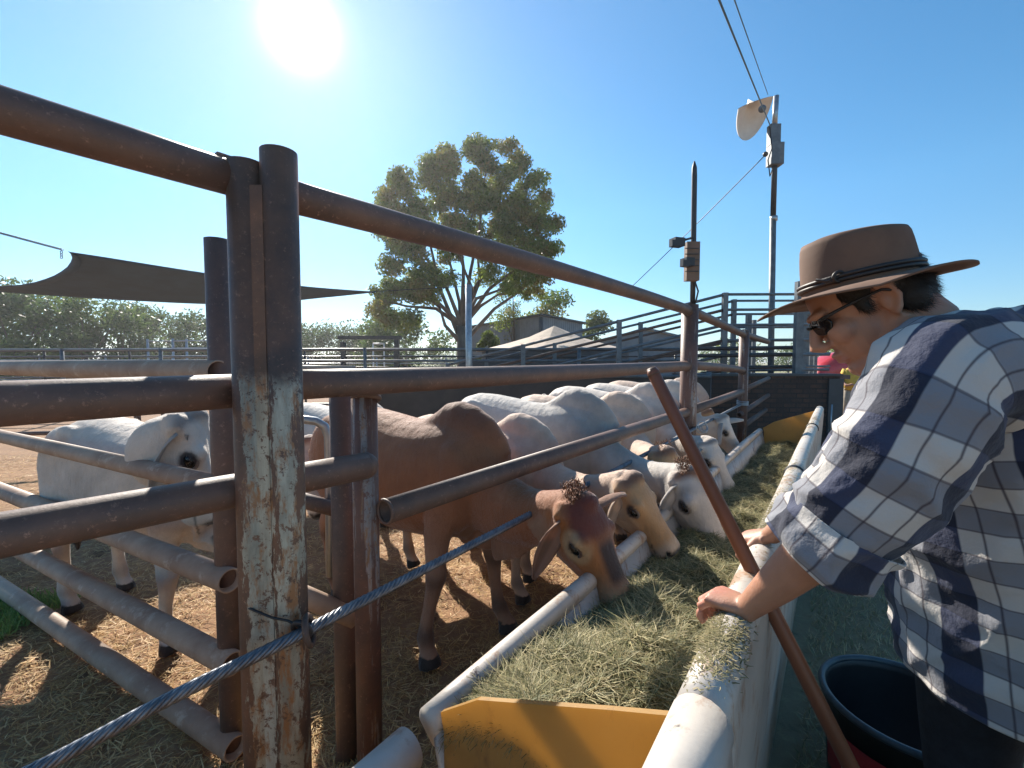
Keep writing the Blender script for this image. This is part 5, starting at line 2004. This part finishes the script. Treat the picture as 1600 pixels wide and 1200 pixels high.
wall('wall', cB, cA, cB.z, cA.z, 'shed', sd, 60)
wall('wall', cA, cC, cA.z, cC.z, 'shed', sd, 40)
cD = cB + (cC - cA)
MB().add([cB + Vector((-.2, -.2, .08)), cA + Vector((0, -.35, .08)), cC + Vector((.3, -.1, .08)), cD + Vector((0, .2, .08)), cB + Vector((-.2, -.2, .0)), cA + Vector((0, -.35, .0)), cC + Vector((.3, -.1, .0)), cD + Vector((0, .2, .0))],
         [(0, 1, 2, 3), (4, 7, 6, 5), (0, 4, 5, 1), (1, 5, 6, 2), (2, 6, 7, 3), (3, 7, 4, 0)], False).build('roof', 'shed_dark', sd)
MB().tube([(cA.x, cA.y - .1, 0), (cA.x, cA.y - .1, cA.z - .1)], .12, 8).build('corner_post', 'shed_dark', sd)

sh2 = tag(empty('round_shelter', P(865, 560, 19)), 'old round shelter with peaked beige canvas roof and low dark wall', 'shelter')
pk = P(866, 509, 19)
ez = P(866, 548, 19).z
n_ = 14
Rr = 3.3
mb = MB()
vs = [pk]
for i in range(n_):
    a = 2 * math.pi * i / n_
    for f, sg in ((.35, .22), (.7, .12), (1.0, 0)):
        vs.append((pk.x + Rr * f * math.cos(a), pk.y + Rr * f * math.sin(a) * .9, pk.z + (ez - pk.z) * (f ** .72) * .99 - .03 * (i % 2)))
fs = []
for i in range(n_):
    j = (i + 1) % n_
    fs.append((0, 1 + 3 * i, 1 + 3 * j))
    for k in (0, 1):
        fs.append((1 + 3 * i + k, 2 + 3 * i + k, 2 + 3 * j + k, 1 + 3 * j + k))
o2 = mb.add(vs, fs, False).build('roof', 'canvas', sh2)
md = o2.modifiers.new('s', 'SOLIDIFY')
md.thickness = .03
MB().lathe((pk.x, pk.y, 0), [(Rr * .93, 0), (Rr * .93, ez - .05)], 28, False).build('wall', 'shed_dark', sh2)

sh3 = tag(empty('shed', P(1000, 560, 22)), 'low grey shed with shallow gable roof behind the ramp rails', 'shed')
a, b2, c_ = P(928, 535, 21), P(1008, 511, 21), P(1090, 530, 21)
zb = P(1000, 545, 21).z
for (u0_, u1_, nm) in ((a, b2, 'roof'), (b2, c_, 'roof')):
    MB().add([u0_, u1_, u1_ + Vector((1.0, 6, .1)), u0_ + Vector((1.0, 6, .1)), u0_ - Vector((0, 0, .08)), u1_ - Vector((0, 0, .08)), u1_ + Vector((1.0, 6, .02)), u0_ + Vector((1.0, 6, .02))],
             [(0, 1, 2, 3), (4, 7, 6, 5), (0, 4, 5, 1), (2, 6, 7, 3), (0, 3, 7, 4), (1, 5, 6, 2)], False).build(nm, 'shed', sh3)
mbw = MB()
mbw.add([(a.x, 21.2, 0), (c_.x, 21.2, 0), (c_.x, 21.2, c_.z - .05), (b2.x, 21.2, b2.z - .12), (a.x, 21.2, a.z - .05),
         (a.x, 21.3, 0), (c_.x, 21.3, 0), (c_.x, 21.3, c_.z - .05), (b2.x, 21.3, b2.z - .12), (a.x, 21.3, a.z - .05)],
        [(0, 1, 2, 3, 4), (9, 8, 7, 6, 5), (0, 5, 6, 1), (1, 6, 7, 2), (4, 9, 5, 0)], False)
mbw.build('wall', 'shed', sh3)
mbl = tag(MB().box((P(870, 560, 16.5).x, 16.6, .78), (7.2, .08, 1.5)).build('sheet_fence', 'shed_dark'), 'low dark sheet iron fence in front of the round shelter', 'fence')
for (px, Y) in ((915, 18.6), (1030, 17.5)):
    pass

# ------------------------------------------------------------------ red vehicle and people behind the wall
vh = tag(empty('parked_car', P(1330, 583, 21)), 'red rounded vehicle parked on the dirt beyond the wall', 'car')
vc = P(1337, 575, 21)
mb = MB()
X0, X1 = P(1279, 575, 21).x, P(1420, 575, 21).x
Lc = X1 - X0
prof = [(0, .75, .55), (.03, 1.15, .5), (.10, 1.45, .45), (.25, 1.85, .42), (.4, 2.0, .4), (.6, 1.98, .4), (.8, 1.85, .42), (.95, 1.35, .5), (1.0, .85, .6)]
rs = []
for f, zt, zb_ in prof:
    ring = []
    for k in range(20):
        a = 2 * math.pi * k / 20
        ca, sa = math.cos(a), math.sin(a)
        ca = math.copysign(abs(ca) ** .5, ca)
        sa = math.copysign(abs(sa) ** .6, sa)
        ring.append((X0 + Lc * f, 21.9 + .88 * ca * (1 - .12 * (sa > .5)), (zt + zb_) / 2 + (zt - zb_) / 2 * sa))
    rs.append(ring)
MB().rings(rs, True).build('body', 'red_paint', vh)
MB().add([(X0 + Lc * .32, 20.99, 1.45), (X0 + Lc * .62, 20.99, 1.45), (X0 + Lc * .58, 21.05, 1.78), (X0 + Lc * .38, 21.05, 1.78)], [(0, 1, 2, 3)], False).build('window', 'window_glass', vh)
for f in (.18, .8):
    w_ = empty('wheel', (X0 + Lc * f, 21.05, .36))
    w_.parent = vh
    w_.matrix_parent_inverse = parent_matrix(vh).inverted()
    MB().torus((X0 + Lc * f, 21.05, .36), .26, .10, (0, 1, 0), 20, 8).build('tyre', 'black', w_)
    MB().ball((X0 + Lc * f, 21.02, .36), (.18, .05, .18)).build('rim', 'galv', w_)


def small_person(x, y, H, shirt, label, turn=0.0, hatc='white_paint', hands=True):
    o = tag(empty('person', (x, y, 0)), label, 'person')
    k = H / 1.75
    X = lambda a, b_, c__: Vector((x, y, 0)) + Matrix.Rotation(turn, 3, 'Z') @ Vector((a * k, b_ * k, c__ * k))
    mb = MB()
    mb.ball(X(0, 0, 1.64), (.075 * k, .095 * k, .115 * k), 14, 10)
    mb.ball(X(0, -.10, 1.62), (.014 * k, .02 * k, .02 * k), 8, 6)
    mb.tube([X(0, 0, 1.56), X(0, 0, 1.42)], .055 * k, 12)
    mb.tube([X(0, 0, 1.46), X(0, 0, 1.38), X(0, 0, 1.1), X(0, 0, .92)], [(.08 * k, .07 * k, .07 * k), (.18 * k, .1 * k, .1 * k), (.15 * k, .1 * k, .1 * k), (.16 * k, .11 * k, .11 * k)], 16, upref=(0, -1, 0))
    for s in (-1, 1):
        mb.tube([X(s * .17, 0, 1.39), X(s * .22, .01, 1.13), X(s * .17, -.16, 1.02), X(s * .06, -.24, 1.06)], [.05 * k, .042 * k, .036 * k, .03 * k], 10)
        mb.tube([X(s * .09, 0, .92), X(s * .10, 0, .5), X(s * .10, .01, .08), X(s * .10, -.1, .04)], [.09 * k, .062 * k, .045 * k, .045 * k], 12)
        for f in range(4):
            p = X(s * .06, -.24, 1.06)
            mb.tube([p, p + Vector((-s * .03, -.015 * f, -.01 - .012 * f)), p + Vector((-s * .055, -.01 * f, -.02 - .012 * f))], .008, 6)
    me = fuse(mb, .016, 2, 'body')
    set_col(me, np.tile(np.array((.42, .22, .15)), (len(me.vertices), 1)))
    me.materials.append(M['skin'])
    b = bpy.data.objects.new('body', me)
    C.objects.link(b)
    b.parent = o
    b.matrix_parent_inverse = parent_matrix(o).inverted()
    MB().tube([X(0, 0, 1.47), X(0, 0, 1.40), X(0, 0, 1.1), X(0, 0, .90)], [(.09 * k, .085 * k, .085 * k), (.20 * k, .12 * k, .12 * k), (.175 * k, .125 * k, .125 * k), (.185 * k, .135 * k, .135 * k)], 18, upref=(0, -1, 0)).build('shirt', shirt, o)
    for s in (-1, 1):
        MB().tube([X(s * .15, 0, 1.42), X(s * .19, 0, 1.32), X(s * .215, .01, 1.18)], [.07 * k, .066 * k, .058 * k], 12).build('sleeve', shirt, o)
        MB().tube([X(s * .09, 0, .95), X(s * .10, 0, .5), X(s * .10, .01, .08)], [.105 * k, .08 * k, .07 * k], 12).build('trouser_leg', 'khaki', o)
    MB().lathe(X(0, 0, 1.70), [(.005, .085 * k), (.07 * k, .07 * k), (.095 * k, .01 * k), (.15 * k, -.012 * k), (.15 * k, -.02 * k), (.09 * k, -.002)], 18).build('hat', hatc, o)
    return o


p = P(1331, 600, 10.5)
small_person(p.x, p.y, 1.62, 'yellow_cloth', 'distant person in a yellow shirt and pale hat with hands together, beyond the wall', -.3)
p = P(1378, 600, 11.5)
small_person(p.x, p.y, 1.72, 'green_cloth', 'distant person in a green shirt and dark hat half hidden by the checked shoulder', .2, 'black')

# ------------------------------------------------------------------ thin haze volume, added to veil the background near the sun
hzm_ = bpy.data.materials.new('added_haze')
hzm_.use_nodes = True
ht = hzm_.node_tree
ht.nodes.clear()
pv = ht.nodes.new('ShaderNodeVolumePrincipled')
pv.inputs['Color'].default_value = (0.95, 0.95, 0.97, 1)
pv.inputs['Density'].default_value = 0.0011
pv.inputs['Anisotropy'].default_value = 0.6
hout = ht.nodes.new('ShaderNodeOutputMaterial')
ht.links.new(pv.outputs[0], hout.inputs['Volume'])
hz = MB().box((0, 700, 6.5), (2200, 1700, 15)).build('haze', hzm_)
tag(hz, 'thin added haze veiling the yards', kind='stuff')
